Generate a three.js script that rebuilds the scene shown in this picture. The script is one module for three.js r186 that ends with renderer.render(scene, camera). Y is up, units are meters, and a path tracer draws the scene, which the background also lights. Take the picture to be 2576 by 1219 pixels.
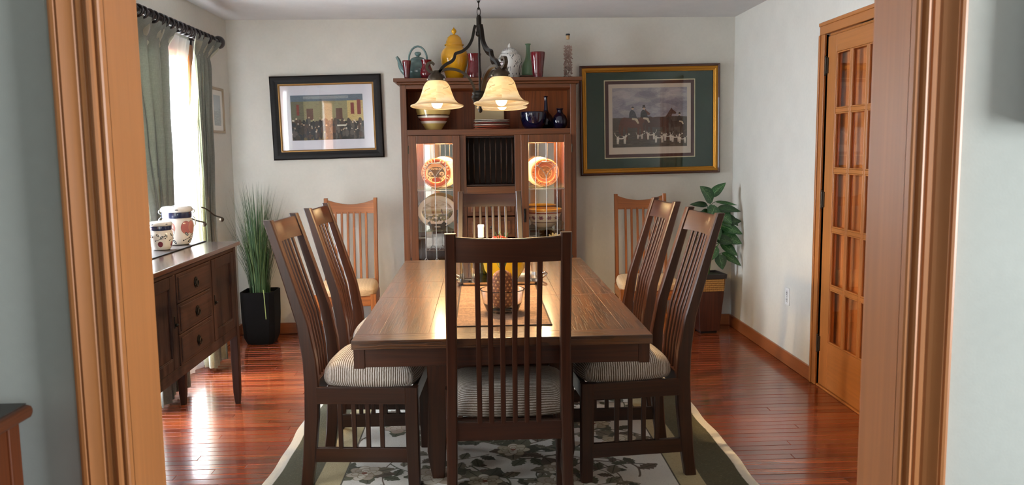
import * as THREE from 'three';
import { RoundedBoxGeometry } from 'three/addons/geometries/RoundedBoxGeometry.js';
import { mergeGeometries, toCreasedNormals } from 'three/addons/utils/BufferGeometryUtils.js';
import { RectAreaLightUniformsLib } from 'three/addons/lights/RectAreaLightUniformsLib.js';

// ------------------------------------------------------------------ camera, sky, daylight, exposure
RectAreaLightUniformsLib.init();
const scene = new THREE.Scene();
const V3 = (x, y, z) => new THREE.Vector3(x, y, z);
const EYE = 1.431, YAW = 0.03719, PITCH = 0.113105, ROLL = -0.01267, FOCAL = 2047.6;
const camera = new THREE.PerspectiveCamera(2 * Math.atan(609.5 / FOCAL) * 180 / Math.PI, 2576 / 1219, 0.05, 60);
camera.position.set(0, EYE, 0);
camera.rotation.order = 'YXZ';
camera.rotation.set(-PITCH, -YAW, ROLL);
camera.focus = 4.2;
camera.userData.fStop = 9;

const renderer = new THREE.WebGLRenderer({ antialias: true });
renderer.toneMapping = THREE.LinearToneMapping;
renderer.toneMappingExposure = 1.0;
renderer.shadowMap.enabled = true;
scene.background = new THREE.Color().setRGB(0.80, 0.90, 1.0);
scene.backgroundIntensity = 4;

function daylight(w, h, pos, look, color, intensity) {
  const l = new THREE.RectAreaLight(new THREE.Color().setRGB(...color), intensity, w, h);
  l.position.set(...pos); l.lookAt(...look); scene.add(l);
}
// the dining room's patio window and an unseen near one on the left wall, then an unseen and an added one in the room the camera stands in
daylight(2.1, 2.0, [-3.9, 1.75, -5.15], [0, 1.75, -5.15], [0.84, 0.92, 1.0], 300);
daylight(0.80, 1.24, [-2.10, 1.49, -2.35], [0, 1.49, -2.35], [0.84, 0.92, 1.0], 8);  // out of view, placed to light the near chairs and cushions from the left
daylight(0.70, 1.35, [3.13, 1.42, -0.20], [0, 1.42, -0.20], [0.92, 0.97, 1.0], 52);  // out of view, placed to rake the doorway wall from the right
daylight(1.0, 1.2, [2.1, 1.5, 3.22], [2.1, 1.5, 0], [0.88, 0.95, 1.0], 5);  // added fill from behind the camera, lifts the dim left side of the doorway wall

// ------------------------------------------------------------------ helpers
let seed = 20240611;
const rnd = () => { seed |= 0; seed = seed + 0x6D2B79F5 | 0; let t = Math.imul(seed ^ seed >>> 15, 1 | seed); t = t + Math.imul(t ^ t >>> 7, 61 | t) ^ t; return ((t ^ t >>> 14) >>> 0) / 4294967296; };
const rr = (a, b) => a + (b - a) * rnd();
const lerp = (a, b, t) => a + (b - a) * t;
const clamp = (x, a = 0, b = 1) => Math.min(b, Math.max(a, x));
const PI = Math.PI;

const taken = {};
function numbered(name) {
  const k = taken[name] = (taken[name] ?? -1) + 1;
  return k ? name + '_' + String(k).padStart(3, '0') : name;
}
function tag(o, label, category, group) {
  o.userData.label = label; o.userData.category = category; if (group) o.userData.group = group; return o;
}
function thing(name, label, category, pos = [0, 0, 0], turn = 0, group) {
  const o = new THREE.Group(); o.name = numbered(name); o.position.set(...pos); o.rotation.y = turn; scene.add(o);
  return tag(o, label, category, group);
}
function struct(name) { const o = new THREE.Group(); o.name = name; o.userData.kind = 'structure'; scene.add(o); return o; }
function norm(g) {
  let n = g.index ? g.toNonIndexed() : g;
  for (const k of Object.keys(n.attributes)) if (!['position', 'normal', 'uv'].includes(k)) n.deleteAttribute(k);
  if (!n.attributes.normal) n.computeVertexNormals();
  if (!n.attributes.uv) n.setAttribute('uv', new THREE.BufferAttribute(new Float32Array(n.attributes.position.count * 2), 2));
  n.morphAttributes = {}; n.clearGroups?.();
  return n;
}
const merge = (list) => { const l = list.flat(9).map(norm); return l.length === 1 ? l[0] : mergeGeometries(l); };
// uv in metres, u along the longest side of the piece (the grain)
function metreUV(g, axis, off = [rnd() * 3, rnd() * 3]) {
  g = norm(g); g.computeBoundingBox();
  const s = g.boundingBox.getSize(V3(0, 0, 0)).toArray();
  const a = axis ?? s.indexOf(Math.max(...s));
  const p = g.attributes.position, uv = g.attributes.uv, A = V3(), B = V3(), C = V3();
  for (let i = 0; i < p.count; i += 3) {
    A.fromBufferAttribute(p, i); B.fromBufferAttribute(p, i + 1); C.fromBufferAttribute(p, i + 2);
    const n = B.clone().sub(A).cross(C.clone().sub(A)).toArray().map(Math.abs);
    const d = n.indexOf(Math.max(...n));
    const rest = [0, 1, 2].filter((k) => k !== d);
    const u = rest.includes(a) ? a : rest[0], v = rest.find((k) => k !== u);
    for (let k = 0; k < 3; k++) uv.setXY(i + k, p.array[(i + k) * 3 + u] + off[0], p.array[(i + k) * 3 + v] + off[1] + (d === a ? 0.37 : 0));
  }
  uv.needsUpdate = true;
  return g;
}
function part(name, geo, mat, parent, label) {
  let g = Array.isArray(geo) ? merge(geo) : geo;
  if (mat.userData.metres) g = metreUV(g, mat.userData.axis);
  const m = new THREE.Mesh(g, mat); m.name = parent ? name : numbered(name);
  m.castShadow = m.receiveShadow = true; (parent ?? scene).add(m);
  if (label) m.userData.label = label;
  return m;
}
const solo = (name, geo, mat, label, category, group) => tag(part(name, geo, mat), label, category, group);
const at = (g, x = 0, y = 0, z = 0) => g.translate(x, y, z);
const bx = (w, h, d, x = 0, y = 0, z = 0, r = 0.003) => at(new RoundedBoxGeometry(w, h, d, 1, Math.min(r, w / 2.1, h / 2.1, d / 2.1)), x, y, z);
const bounds = (x0, x1, y0, y1, z0, z1, r = 0.003) => bx(Math.abs(x1 - x0), Math.abs(y1 - y0), Math.abs(z1 - z0), (x0 + x1) / 2, (y0 + y1) / 2, (z0 + z1) / 2, r);
const plainBox = (x0, x1, y0, y1, z0, z1) => at(new THREE.BoxGeometry(x1 - x0, y1 - y0, z1 - z0), (x0 + x1) / 2, (y0 + y1) / 2, (z0 + z1) / 2);
const lathe = (pts, seg = 36) => new THREE.LatheGeometry(pts.map(([r, y]) => new THREE.Vector2(Math.max(r, 0.00001), y)), seg);
const smoothProfile = (pts, n = 40) => new THREE.CatmullRomCurve3(pts.map(([r, y]) => V3(r, y, 0)), false, 'centripetal').getPoints(n).map((p) => [p.x, p.y]);
const tube = (pts, r, seg = 24, rad = 8, closed = false) => new THREE.TubeGeometry(new THREE.CatmullRomCurve3(pts.map((p) => V3(...p)), closed, 'centripetal'), seg, r, rad, closed);
const cyl = (r0, r1, h, x = 0, y = 0, z = 0, seg = 24) => at(new THREE.CylinderGeometry(r1, r0, h, seg), x, y, z);
const ball = (r, x = 0, y = 0, z = 0, s = 20) => at(new THREE.SphereGeometry(r, s, Math.ceil(s * 0.7)), x, y, z);
// a box-like bar from a to b, w wide across `side`, d deep
function bar(a, b, w, d, side = [1, 0, 0], r = 0.002) {
  const A = V3(...a), B = V3(...b), Y = B.clone().sub(A), L = Y.length(); Y.normalize();
  const Z = V3(...side).cross(Y).normalize(), X = Y.clone().cross(Z);
  const g = new RoundedBoxGeometry(w, L, d, 1, Math.min(r, w / 2.1, d / 2.1, L / 2.1));
  return g.applyMatrix4(new THREE.Matrix4().makeBasis(X, Y, Z).setPosition(A.add(B).multiplyScalar(0.5)));
}
// rings of points joined into a closed skin
function loft(rings, crease = 0.6, caps = true) {
  const pos = [], n = rings[0].length;
  const tri = (a, b, c) => pos.push(...a, ...b, ...c);
  for (let i = 0; i + 1 < rings.length; i++) for (let j = 0; j < n; j++) {
    const k = (j + 1) % n, a = rings[i][j], b = rings[i][k], c = rings[i + 1][k], d = rings[i + 1][j];
    tri(a, b, c); tri(a, c, d);
  }
  if (caps) for (const [ring, flip] of [[rings[0], true], [rings[rings.length - 1], false]]) for (let j = 1; j + 1 < n; j++)
    flip ? tri(ring[0], ring[j + 1], ring[j]) : tri(ring[0], ring[j], ring[j + 1]);
  const g = new THREE.BufferGeometry(); g.setAttribute('position', new THREE.Float32BufferAttribute(pos, 3));
  g.setAttribute('uv', new THREE.Float32BufferAttribute(new Float32Array(pos.length / 3 * 2), 2));
  return toCreasedNormals(g, crease);
}
// rectangular ring in x/z at height y with a small chamfer
const rectRing = (x0, x1, z0, z1, y, c = 0.004) => [[x0 + c, y, z0], [x0, y, z0 + c], [x0, y, z1 - c], [x0 + c, y, z1], [x1 - c, y, z1], [x1, y, z1 - c], [x1, y, z0 + c], [x1 - c, y, z0]];
// grid surface from a function of u, v
function sheet(fn, nu, nv, closedU = false) {
  const pos = [], uv = [], idx = [];
  for (let j = 0; j <= nv; j++) for (let i = 0; i <= nu; i++) { const p = fn(i / nu, j / nv); pos.push(p[0], p[1], p[2]); uv.push(p[3] ?? i / nu, p[4] ?? j / nv); }
  for (let j = 0; j < nv; j++) for (let i = 0; i < nu; i++) { const a = j * (nu + 1) + i, b = a + 1, c = a + nu + 1, d = c + 1; idx.push(a, b, d, a, d, c); }
  const g = new THREE.BufferGeometry(); g.setAttribute('position', new THREE.Float32BufferAttribute(pos, 3)); g.setAttribute('uv', new THREE.Float32BufferAttribute(uv, 2)); g.setIndex(idx); g.computeVertexNormals(); return g;
}
function shapeExtrude(pts, depth, bevel = 0.002, holes = []) {
  const s = new THREE.Shape(pts.map(([x, y]) => new THREE.Vector2(x, y)));
  for (const h of holes) s.holes.push(new THREE.Path(h.map(([x, y]) => new THREE.Vector2(x, y))));
  return new THREE.ExtrudeGeometry(s, { depth, bevelEnabled: bevel > 0, bevelSize: bevel, bevelThickness: bevel, bevelSegments: 1, curveSegments: 10 });
}

// ------------------------------------------------------------------ textures
function hash(x, y, s) { let h = Math.imul(x | 0, 374761393) ^ Math.imul(y | 0, 668265263) ^ Math.imul(s | 0, 2147483647); h = Math.imul(h ^ (h >>> 13), 1274126177); return ((h ^ (h >>> 16)) >>> 0) / 4294967296; }
function pn(x, y, px, py, s) { // periodic value noise
  const xi = Math.floor(x), yi = Math.floor(y), fx = x - xi, fy = y - yi, u = fx * fx * (3 - 2 * fx), v = fy * fy * (3 - 2 * fy);
  const m = (a, p) => ((a % p) + p) % p;
  const a = hash(m(xi, px), m(yi, py), s), b = hash(m(xi + 1, px), m(yi, py), s), c = hash(m(xi, px), m(yi + 1, py), s), d = hash(m(xi + 1, px), m(yi + 1, py), s);
  return lerp(lerp(a, b, u), lerp(c, d, u), v);
}
function dataTex(w, h, fn, srgb = true, rep) {
  const a = new Uint8Array(w * h * 4);
  for (let y = 0; y < h; y++) for (let x = 0; x < w; x++) {
    const c = fn(x / w, y / h), i = (y * w + x) * 4, k = Array.isArray(c) ? c : [c, c, c];
    for (let j = 0; j < 3; j++) a[i + j] = clamp(k[j]) * 255; a[i + 3] = 255;
  }
  const t = new THREE.DataTexture(a, w, h); t.wrapS = t.wrapT = THREE.RepeatWrapping; t.magFilter = THREE.LinearFilter; t.minFilter = THREE.LinearMipmapLinearFilter; t.generateMipmaps = true;
  if (srgb) t.colorSpace = THREE.SRGBColorSpace; if (rep) t.repeat.set(...rep); t.needsUpdate = true; return t;
}
function canvasTex(w, h, draw) {
  const c = document.createElement('canvas'); c.width = w; c.height = h; draw(c.getContext('2d'), w, h);
  const t = new THREE.CanvasTexture(c); t.colorSpace = THREE.SRGBColorSpace; t.magFilter = THREE.LinearFilter; return t;
}
const grainFn = (s, lo) => (u, v) => {
  const w = pn(u * 3, v * 6, 3, 6, s + 9) * 0.08;
  const a = pn(u * 4, (v + w) * 64, 4, 1e6, s), b = pn(u * 10, v * 160, 10, 160, s + 1), c = pn(u * 2, v * 10, 2, 10, s + 2);
  return lo + (1 - lo) * clamp(0.45 * a + 0.3 * b + 0.35 * c - 0.05);
};
const grain = dataTex(512, 512, grainFn(3, 0.62), true, [0.8, 2.4]);
const grainSoft = dataTex(512, 512, grainFn(23, 0.86), true, [0.5, 1.5]);
const grainStrong = dataTex(512, 512, (u, v) => {
  const g = grainFn(11, 0.5)(u, v); const w = pn(u * 2, v * 4, 2, 4, 5) * 0.05;
  const pore = pn(u * 14, (v + w) * 128, 14, 1e6, 21) > 0.70 ? 0.72 : 1; return g * pore;
}, true, [0.9, 2.2]);
const poreBump = dataTex(512, 512, (u, v) => { const w = pn(u * 2, v * 4, 2, 4, 5) * 0.05; return clamp(0.75 + 0.25 * pn(u * 8, v * 60, 8, 60, 31) - (pn(u * 14, (v + w) * 128, 14, 1e6, 21) > 0.66 ? 0.7 : 0)); }, false, [0.9, 2.2]);
const speck = dataTex(256, 256, (u, v) => 0.5 * pn(u * 128, v * 128, 128, 128, 7) + 0.3 * pn(u * 40, v * 40, 40, 40, 8) + 0.2 * pn(u * 9, v * 9, 9, 9, 4), false, [3, 3]);
const patchy = dataTex(256, 256, (u, v) => 0.965 + 0.035 * (0.4 * pn(u * 60, v * 60, 60, 60, 17) + 0.6 * pn(u * 7, v * 7, 7, 7, 14)), true, [1.3, 1.3]);

// ------------------------------------------------------------------ materials
const M = (color, o = {}) => { const m = new THREE.MeshPhysicalMaterial({ color, roughness: 0.6, ...o }); return m; };
const wood = (color, rough = 0.4, o = {}) => { const m = M(color, { roughness: rough, map: grain, ...o }); m.userData.metres = true; return m; };
const inMetres = (m, axis) => { m.userData.metres = true; m.userData.axis = axis; return m; };
const mat = {
  wall: inMetres(M('#d9d6cc', { roughness: 0.85, map: patchy, bumpMap: speck, bumpScale: 0.00015 })),
  hallWall: inMetres(M('#c1c5be', { roughness: 0.85, map: patchy, bumpMap: speck, bumpScale: 0.00015 })),
  ceiling: inMetres(M('#d6d5d4', { roughness: 0.9, map: patchy, bumpMap: speck, bumpScale: 0.00015 })),
  trim: wood('#c07d47', 0.42, { map: grainSoft, clearcoat: 0.25, clearcoatRoughness: 0.35 }),
  door: wood('#bb763a', 0.38, { map: grainSoft, clearcoat: 0.35, clearcoatRoughness: 0.3 }),
  base: wood('#a9643a', 0.4, { map: grainSoft, clearcoat: 0.3, clearcoatRoughness: 0.3 }),
  chair: wood('#462412', 0.38, { clearcoat: 0.2, clearcoatRoughness: 0.28 }),
  table: wood('#6e4018', 0.36, { map: grainStrong, bumpMap: poreBump, bumpScale: 0.0006, clearcoat: 0.9, clearcoatRoughness: 0.14 }),
  tableFrame: wood('#54290f', 0.38, { clearcoat: 0.3, clearcoatRoughness: 0.3 }),
  hutch: wood('#78421c', 0.42, { clearcoat: 0.25, clearcoatRoughness: 0.35 }),
  hutchIn: wood('#b05c26', 0.5),
  oak: wood('#b86a2c', 0.4, { clearcoat: 0.25, clearcoatRoughness: 0.35 }),
  sideboard: wood('#432a22', 0.6, { specularIntensity: 0.5 }),
  sideTop: wood('#503329', 0.25, { clearcoat: 0.7, clearcoatRoughness: 0.12 }),
  iron: M('#2b2723', { roughness: 0.45, metalness: 0.8 }),
  bronze: M('#4a4034', { roughness: 0.42, metalness: 0.75 }),
  black: M('#1b1a1c', { roughness: 0.55 }),
  lead: M('#b9b7b4', { roughness: 0.3, metalness: 0.9 }),
  silver: M('#cfcac2', { roughness: 0.16, metalness: 1 }),
  white: M('#e8e6e2', { roughness: 0.35 }),
  glass: M('#ffffff', { roughness: 0.02, transmission: 1, ior: 1.5, specularIntensity: 1 }),
  picGlass: M('#ffffff', { roughness: 0.02, transmission: 1, ior: 1.42 }),
  clear: M('#ffffff', { roughness: 0.02, transmission: 1, ior: 1.5, thickness: 0.01, attenuationColor: new THREE.Color('#d5ecf5'), attenuationDistance: 0.12 }),
  mirror: M('#d8d5cf', { roughness: 0.03, metalness: 1 }),
};

// ================================================================== THE SETTING
const XL = -1.925, XR = 2.003, ZB = -6.43, ZF = -1.425, ZN = -1.30, TOP = 2.44;
const DOOR = { z0: -4.715, z1: -3.905, h: 2.07 };
const WIN = { z0: -5.55, z1: -4.15, y0: 0.1, y1: 2.08 };
const OPEN = { x0: -0.574, x1: 0.69, h: 2.07 };
{
  // floor: narrow strips laid across the room
  const floor = struct('floor');
  part('subfloor', plainBox(-2.2, 3.3, -0.12, -0.012, -6.6, 3.2), M('#3b1d10', { roughness: 0.8 }), floor);
  const tones = ['#93421f', '#8a3b1b', '#9d4a24', '#843618', '#a0502a'].map((c) => wood(c, 0.24, { clearcoat: 0.6, clearcoatRoughness: 0.1 }));
  const W = 0.0572, x0 = XL, x1 = XR;
  let n = 0;
  for (let z = ZB; z < -1.30 && n < 300; z += W) {
    let x = x0; let first = true;
    while (x < x1 - 0.01) {
      let L = first ? rr(0.5, 1.6) : rr(1.0, 2.0); first = false;
      let e = Math.min(x1, x + L); if (x1 - e < 0.35) e = x1;
      const lift = rr(-0.0005, 0.0005);
      part('plank', bounds(x + 0.0007, e - 0.0007, -0.012, lift, z + 0.0009, z + W - 0.0009, 0.0016), tones[Math.floor(rnd() * tones.length)], floor);
      x = e; n++;
    }
  }
  // ceiling and walls, all with thickness
  const c = struct('ceiling'); part('ceiling_board', plainBox(-2.2, 3.3, TOP, TOP + 0.12, -6.6, 3.2), mat.ceiling, c);
  const wb = struct('wall_back'); part('wall_board', plainBox(XL - 0.14, XR + 0.14, -0.05, TOP, ZB - 0.12, ZB), mat.wall, wb);
  const wl = struct('wall_left');
  part('wall_board', [plainBox(XL - 0.14, XL, -0.05, TOP, ZB, WIN.z0), plainBox(XL - 0.14, XL, -0.05, TOP, WIN.z1, -2.75), plainBox(XL - 0.14, XL, -0.05, TOP, -1.95, ZN), plainBox(XL - 0.14, XL, 2.11, TOP, -2.75, -1.95), plainBox(XL - 0.14, XL, -0.05, 0.87, -2.75, -1.95), plainBox(XL - 0.14, XL, WIN.y1, TOP, WIN.z0, WIN.z1), plainBox(XL - 0.14, XL, -0.05, WIN.y0, WIN.z0, WIN.z1)], mat.wall, wl);
  const wr = struct('wall_right');
  part('wall_board', [plainBox(XR, XR + 0.12, -0.05, TOP, ZB, DOOR.z0), plainBox(XR, XR + 0.12, -0.05, TOP, DOOR.z1, ZN), plainBox(XR, XR + 0.12, DOOR.h, TOP, DOOR.z0, DOOR.z1)], mat.wall, wr);
  const wf = struct('wall_front');
  for (const [z0, z1, m] of [[ZF, (ZF + ZN) / 2, mat.wall], [(ZF + ZN) / 2, ZN, mat.hallWall]])
    part('wall_board', [plainBox(-2.2, OPEN.x0 - 0.012, -0.05, TOP, z0, z1), plainBox(OPEN.x1 + 0.012, 3.3, -0.05, TOP, z0, z1), plainBox(OPEN.x0 - 0.012, OPEN.x1 + 0.012, OPEN.h + 0.012, TOP, z0, z1)], m, wf);
  // the room the camera stands in, with an unseen window on the right and an added one behind
  const hall = struct('wall_near');
  part('wall_board', [plainBox(-2.2, 1.6, -0.05, TOP, 3.05, 3.2), plainBox(2.6, 3.3, -0.05, TOP, 3.05, 3.2), plainBox(1.6, 2.6, -0.05, 0.9, 3.05, 3.2), plainBox(1.6, 2.6, 2.1, TOP, 3.05, 3.2), plainBox(-2.2, -2.06, -0.05, TOP, ZN, 3.05),
    plainBox(3.0, 3.12, -0.05, TOP, ZN, -0.55), plainBox(3.0, 3.12, -0.05, TOP, 0.15, 3.05), plainBox(3.0, 3.12, 2.09, TOP, -0.55, 0.15), plainBox(3.0, 3.12, -0.05, 0.75, -0.55, 0.15)], mat.hallWall, hall);
  const hw = struct('unseen_window_2');  // unseen window, sized and placed for grazing light along the doorway wall
  part('window_frame', [bounds(2.99, 3.06, 0.75, 2.09, -0.55, -0.51), bounds(2.99, 3.06, 0.75, 2.09, 0.11, 0.15), bounds(2.99, 3.06, 2.05, 2.09, -0.55, 0.15), bounds(2.99, 3.06, 0.75, 0.79, -0.55, 0.15)], mat.trim, hw);
  part('pane', plainBox(3.06, 3.063, 0.79, 2.05, -0.51, 0.11), mat.glass, hw);

  const hb = struct('fill_window_4');  // added window behind the camera, an opening for the fill light
  part('window_frame', [bounds(1.6, 1.65, 0.9, 2.1, 3.04, 3.12), bounds(2.55, 2.6, 0.9, 2.1, 3.04, 3.12), bounds(1.65, 2.55, 2.05, 2.1, 3.04, 3.12), bounds(1.65, 2.55, 0.9, 0.95, 3.04, 3.12)], mat.trim, hb);
  part('pane', plainBox(1.65, 2.55, 0.95, 2.05, 3.09, 3.094), mat.glass, hb);

  // patio window on the left wall behind the curtains
  const w1 = struct('window_1');
  const fz = [WIN.z0, -4.85, WIN.z1], X = XL - 0.09;
  part('window_frame', [bounds(X - 0.03, XL + 0.0, WIN.y1 - 0.06, WIN.y1, WIN.z0, WIN.z1), bounds(X - 0.03, XL, WIN.y0, WIN.y0 + 0.08, WIN.z0, WIN.z1), bounds(X - 0.03, XL, WIN.y0, WIN.y1, WIN.z0, WIN.z0 + 0.06), bounds(X - 0.03, XL, WIN.y0, WIN.y1, WIN.z1 - 0.06, WIN.z1), bounds(X - 0.03, X + 0.03, WIN.y0, WIN.y1, -4.895, -4.805)], mat.trim, w1);
  for (let i = 0; i < 2; i++) part('pane', plainBox(X - 0.002, X + 0.002, WIN.y0 + 0.08, WIN.y1 - 0.06, fz[i] + 0.06, fz[i + 1] - 0.05), mat.glass, w1);
  part('window_casing', [bounds(XL - 0.005, XL + 0.018, WIN.y0, WIN.y1 + 0.07, WIN.z0 - 0.07, WIN.z0 + 0.005), bounds(XL - 0.005, XL + 0.018, WIN.y0, WIN.y1 + 0.07, WIN.z1 - 0.005, WIN.z1 + 0.07), bounds(XL - 0.005, XL + 0.018, WIN.y1 - 0.005, WIN.y1 + 0.07, WIN.z0 + 0.005, WIN.z1 - 0.005)], mat.trim, w1);

  const w3 = struct('unseen_window_3');  // unseen window behind the left jamb, lights the near chairs
  part('window_frame', [bounds(XL - 0.10, XL, 0.87, 2.11, -2.75, -2.71), bounds(XL - 0.10, XL, 0.87, 2.11, -1.99, -1.95), bounds(XL - 0.10, XL, 2.07, 2.11, -2.71, -1.99), bounds(XL - 0.10, XL, 0.87, 0.91, -2.71, -1.99)], mat.trim, w3);
  part('pane', plainBox(XL - 0.062, XL - 0.058, 0.91, 2.07, -2.71, -1.99), mat.glass, w3);
  part('window_casing', [bounds(XL - 0.005, XL + 0.018, 0.80, 2.18, -2.82, -2.745), bounds(XL - 0.005, XL + 0.018, 0.80, 2.18, -1.955, -1.88), bounds(XL - 0.005, XL + 0.018, 2.105, 2.18, -2.745, -1.955), bounds(XL - 0.005, XL + 0.03, 0.80, 0.875, -2.745, -1.955)], mat.trim, w3);
  // baseboards
  const prof = (len) => shapeExtrude([[0, 0], [0.014, 0], [0.014, 0.075], [0.009, 0.088], [0, 0.092]], len, 0);
  const bb = struct('baseboard_back'); part('board', prof(XR - XL - 0.02).rotateY(PI / 2).scale(1, 1, -1).rotateY(PI).translate(0, 0, 0), mat.base, bb);
  bb.children[0].geometry = metreUV(bounds(XL + 0.001, XR - 0.001, 0.0006, 0.09, ZB - 0.002, ZB + 0.014, 0.005));
  const br = struct('baseboard_right');
  part('board', bounds(XR - 0.014, XR + 0.004, 0.0006, 0.09, ZB + 0.015, DOOR.z0 - 0.07, 0.005), mat.base, br);
  part('board', bounds(XR - 0.014, XR + 0.004, 0.0006, 0.09, DOOR.z1 + 0.07, ZF - 0.001, 0.005), mat.base, br);
  const bl = struct('baseboard_left');
  part('board', bounds(XL - 0.004, XL + 0.014, 0.0006, 0.09, ZB + 0.015, WIN.z0 - 0.075, 0.005), mat.base, bl);
  part('board', bounds(XL - 0.004, XL + 0.014, 0.0006, 0.09, WIN.z1 + 0.075, ZF - 0.001, 0.005), mat.base, bl);

  // cased opening: moulded casing on both jambs, flat jamb boards
  const casing = (w, side) => { // profile across the face: x from the opening outwards, z towards the viewer
    const p = [[0, 0], [0, 0.010], [0.006 * w, 0.0125]];
    const pts = [[0, -0.004], [0, 0.009], [0.03, 0.0115], [0.075, 0.0115], [0.10, 0.0085], [0.13, 0.0085], [0.17, 0.0140], [0.22, 0.0155], [0.27, 0.0140], [0.31, 0.0100], [0.34, 0.0100], [0.37, 0.0125], [0.46, 0.0125], [0.485, 0.0105], [0.50, 0.0105], [0.54, 0.0128], [0.62, 0.0142], [0.72, 0.0170], [0.80, 0.0205], [0.825, 0.0185], [0.845, 0.0185], [0.87, 0.0210], [0.93, 0.0215], [0.985, 0.0205], [1, 0.0190], [1, -0.004]];
    return pts.map(([x, z]) => [side * x * w, z * 1.15]);
  };
  const run = (pts, y0, y1) => loft([pts.map(([x, z]) => [x, y0, z]), pts.map(([x, z]) => [x, y1, z])], 0.35);
  const flip = (pts) => [...pts].reverse();
  const t1 = struct('trim_1');
  part('casing', run(casing(0.072, -1), 0.001, OPEN.h + 0.06).translate(OPEN.x0, 0, ZN), mat.trim, t1);
  part('casing', run(flip(casing(0.077, 1)), 0.001, OPEN.h + 0.06).translate(OPEN.x1, 0, ZN), mat.trim, t1);
  part('head_casing', bounds(OPEN.x0 - 0.07, OPEN.x1 + 0.07, OPEN.h, OPEN.h + 0.07, ZN - 0.003, ZN + 0.018), mat.trim, t1);
  part('jamb', bounds(OPEN.x0 - 0.014, OPEN.x0, 0.001, OPEN.h, ZF - 0.002, ZN - 0.001, 0.002), mat.trim, t1);
  part('jamb', bounds(OPEN.x1, OPEN.x1 + 0.014, 0.001, OPEN.h, ZF - 0.002, ZN - 0.001, 0.002), mat.trim, t1);
  part('head_jamb', bounds(OPEN.x0, OPEN.x1, OPEN.h, OPEN.h + 0.014, ZF - 0.002, ZN - 0.001, 0.002), mat.trim, t1);
  part('far_casing', [bounds(OPEN.x0 - 0.075, OPEN.x0 - 0.004, 0.001, OPEN.h + 0.07, ZF - 0.016, ZF + 0.002), bounds(OPEN.x1 + 0.004, OPEN.x1 + 0.075, 0.001, OPEN.h + 0.07, ZF - 0.016, ZF + 0.002)], mat.trim, t1);

  // glazed door in the right wall with its casing
  const t2 = struct('trim_2'), cw = 0.07;
  const step = (z0, z1, y0, y1, horiz) => [bounds(XR - 0.012, XR + 0.02, y0, y1, z0, z1, 0.004), horiz ? bounds(XR - 0.02, XR, y1 - 0.022, y1, z0, z1, 0.005) : bounds(XR - 0.02, XR, y0, y1, z0 < -4.3 ? z0 : z1 - 0.022, z0 < -4.3 ? z0 + 0.022 : z1, 0.005)];
  part('casing', step(DOOR.z0 - cw, DOOR.z0, 0.001, DOOR.h, false), mat.door, t2);
  part('casing', step(DOOR.z1, DOOR.z1 + cw, 0.001, DOOR.h, false), mat.door, t2);
  part('head_casing', step(DOOR.z0 - cw, DOOR.z1 + cw, DOOR.h, DOOR.h + cw, true), mat.door, t2);
  part('jamb', [bounds(XR + 0.02, XR + 0.12, 0.001, DOOR.h, DOOR.z0 - 0.002, DOOR.z0 + 0.012), bounds(XR + 0.02, XR + 0.12, 0.001, DOOR.h, DOOR.z1 - 0.012, DOOR.z1 + 0.002), bounds(XR + 0.02, XR + 0.12, DOOR.h - 0.012, DOOR.h + 0.002, DOOR.z0, DOOR.z1)], mat.door, t2);
  part('threshold', bounds(XR - 0.005, XR + 0.12, 0.0, 0.012, DOOR.z0, DOOR.z1, 0.004), mat.door, t2);

  const d = struct('door_1');
  const dz0 = DOOR.z0 + 0.015, dz1 = DOOR.z1 - 0.015, dx0 = XR + 0.004, dx1 = XR + 0.040, dy0 = 0.016, dy1 = DOOR.h - 0.016;
  // five rows of panes, three across
  const gy0 = 0.29, gy1 = 1.955, gz0 = dz0 + 0.115, gz1 = dz1 - 0.115;
  part('stile', bounds(dx0, dx1, dy0, dy1, dz0, gz0), mat.door, d);
  part('stile', bounds(dx0, dx1, dy0, dy1, gz1, dz1), mat.door, d);
  part('top_rail', bounds(dx0, dx1, gy1, dy1, gz0, gz1), mat.door, d);
  part('bottom_rail', bounds(dx0, dx1, dy0, gy0, gz0, gz1), mat.door, d);
  const rows = 5, cols = 3, mw = 0.022, ph = (gy1 - gy0 - mw * (rows - 1)) / rows, pw = (gz1 - gz0 - mw * (cols - 1)) / cols;
  for (let i = 1; i < cols; i++) { const z = gz0 + i * (pw + mw) - mw; part('muntin', bounds(dx0 + 0.002, dx1 - 0.004, gy0, gy1, z, z + mw), mat.door, d); }
  for (let j = 1; j < rows; j++) for (let i = 0; i < cols; i++) { const y = gy0 + j * (ph + mw) - mw, z = gz0 + i * (pw + mw); part('muntin', bounds(dx0 + 0.002, dx1 - 0.004, y, y + mw, z, z + pw), mat.door, d); }
  const bev = 0.016;
  const paneGeo = (() => { // bevelled pane, facing -x
    const ring = (i, x) => [[x, i, i], [x, ph - i, i], [x, ph - i, pw - i], [x, i, pw - i]];
    return loft([ring(0, 0.006), ring(0, 0.003), ring(bev, 0)], 0.1);
  })();
  const doorGlass = M('#fff6ea', { roughness: 0.02, transmission: 1, ior: 1.5 });
  for (let j = 0; j < rows; j++) for (let i = 0; i < cols; i++) {
    const y = gy0 + j * (ph + mw), z = gz0 + i * (pw + mw);
    const p = part('pane', paneGeo, doorGlass, d); p.position.set(dx0 + 0.014, y, z);
    const bead = part('glazing_bead', [bounds(dx0 + 0.003, dx0 + 0.013, y, y + 0.008, z, z + pw), bounds(dx0 + 0.003, dx0 + 0.013, y + ph - 0.008, y + ph, z, z + pw), bounds(dx0 + 0.003, dx0 + 0.013, y, y + ph, z, z + 0.008), bounds(dx0 + 0.003, dx0 + 0.013, y, y + ph, z + pw - 0.008, z + pw)], mat.door, d);
  }
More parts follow.
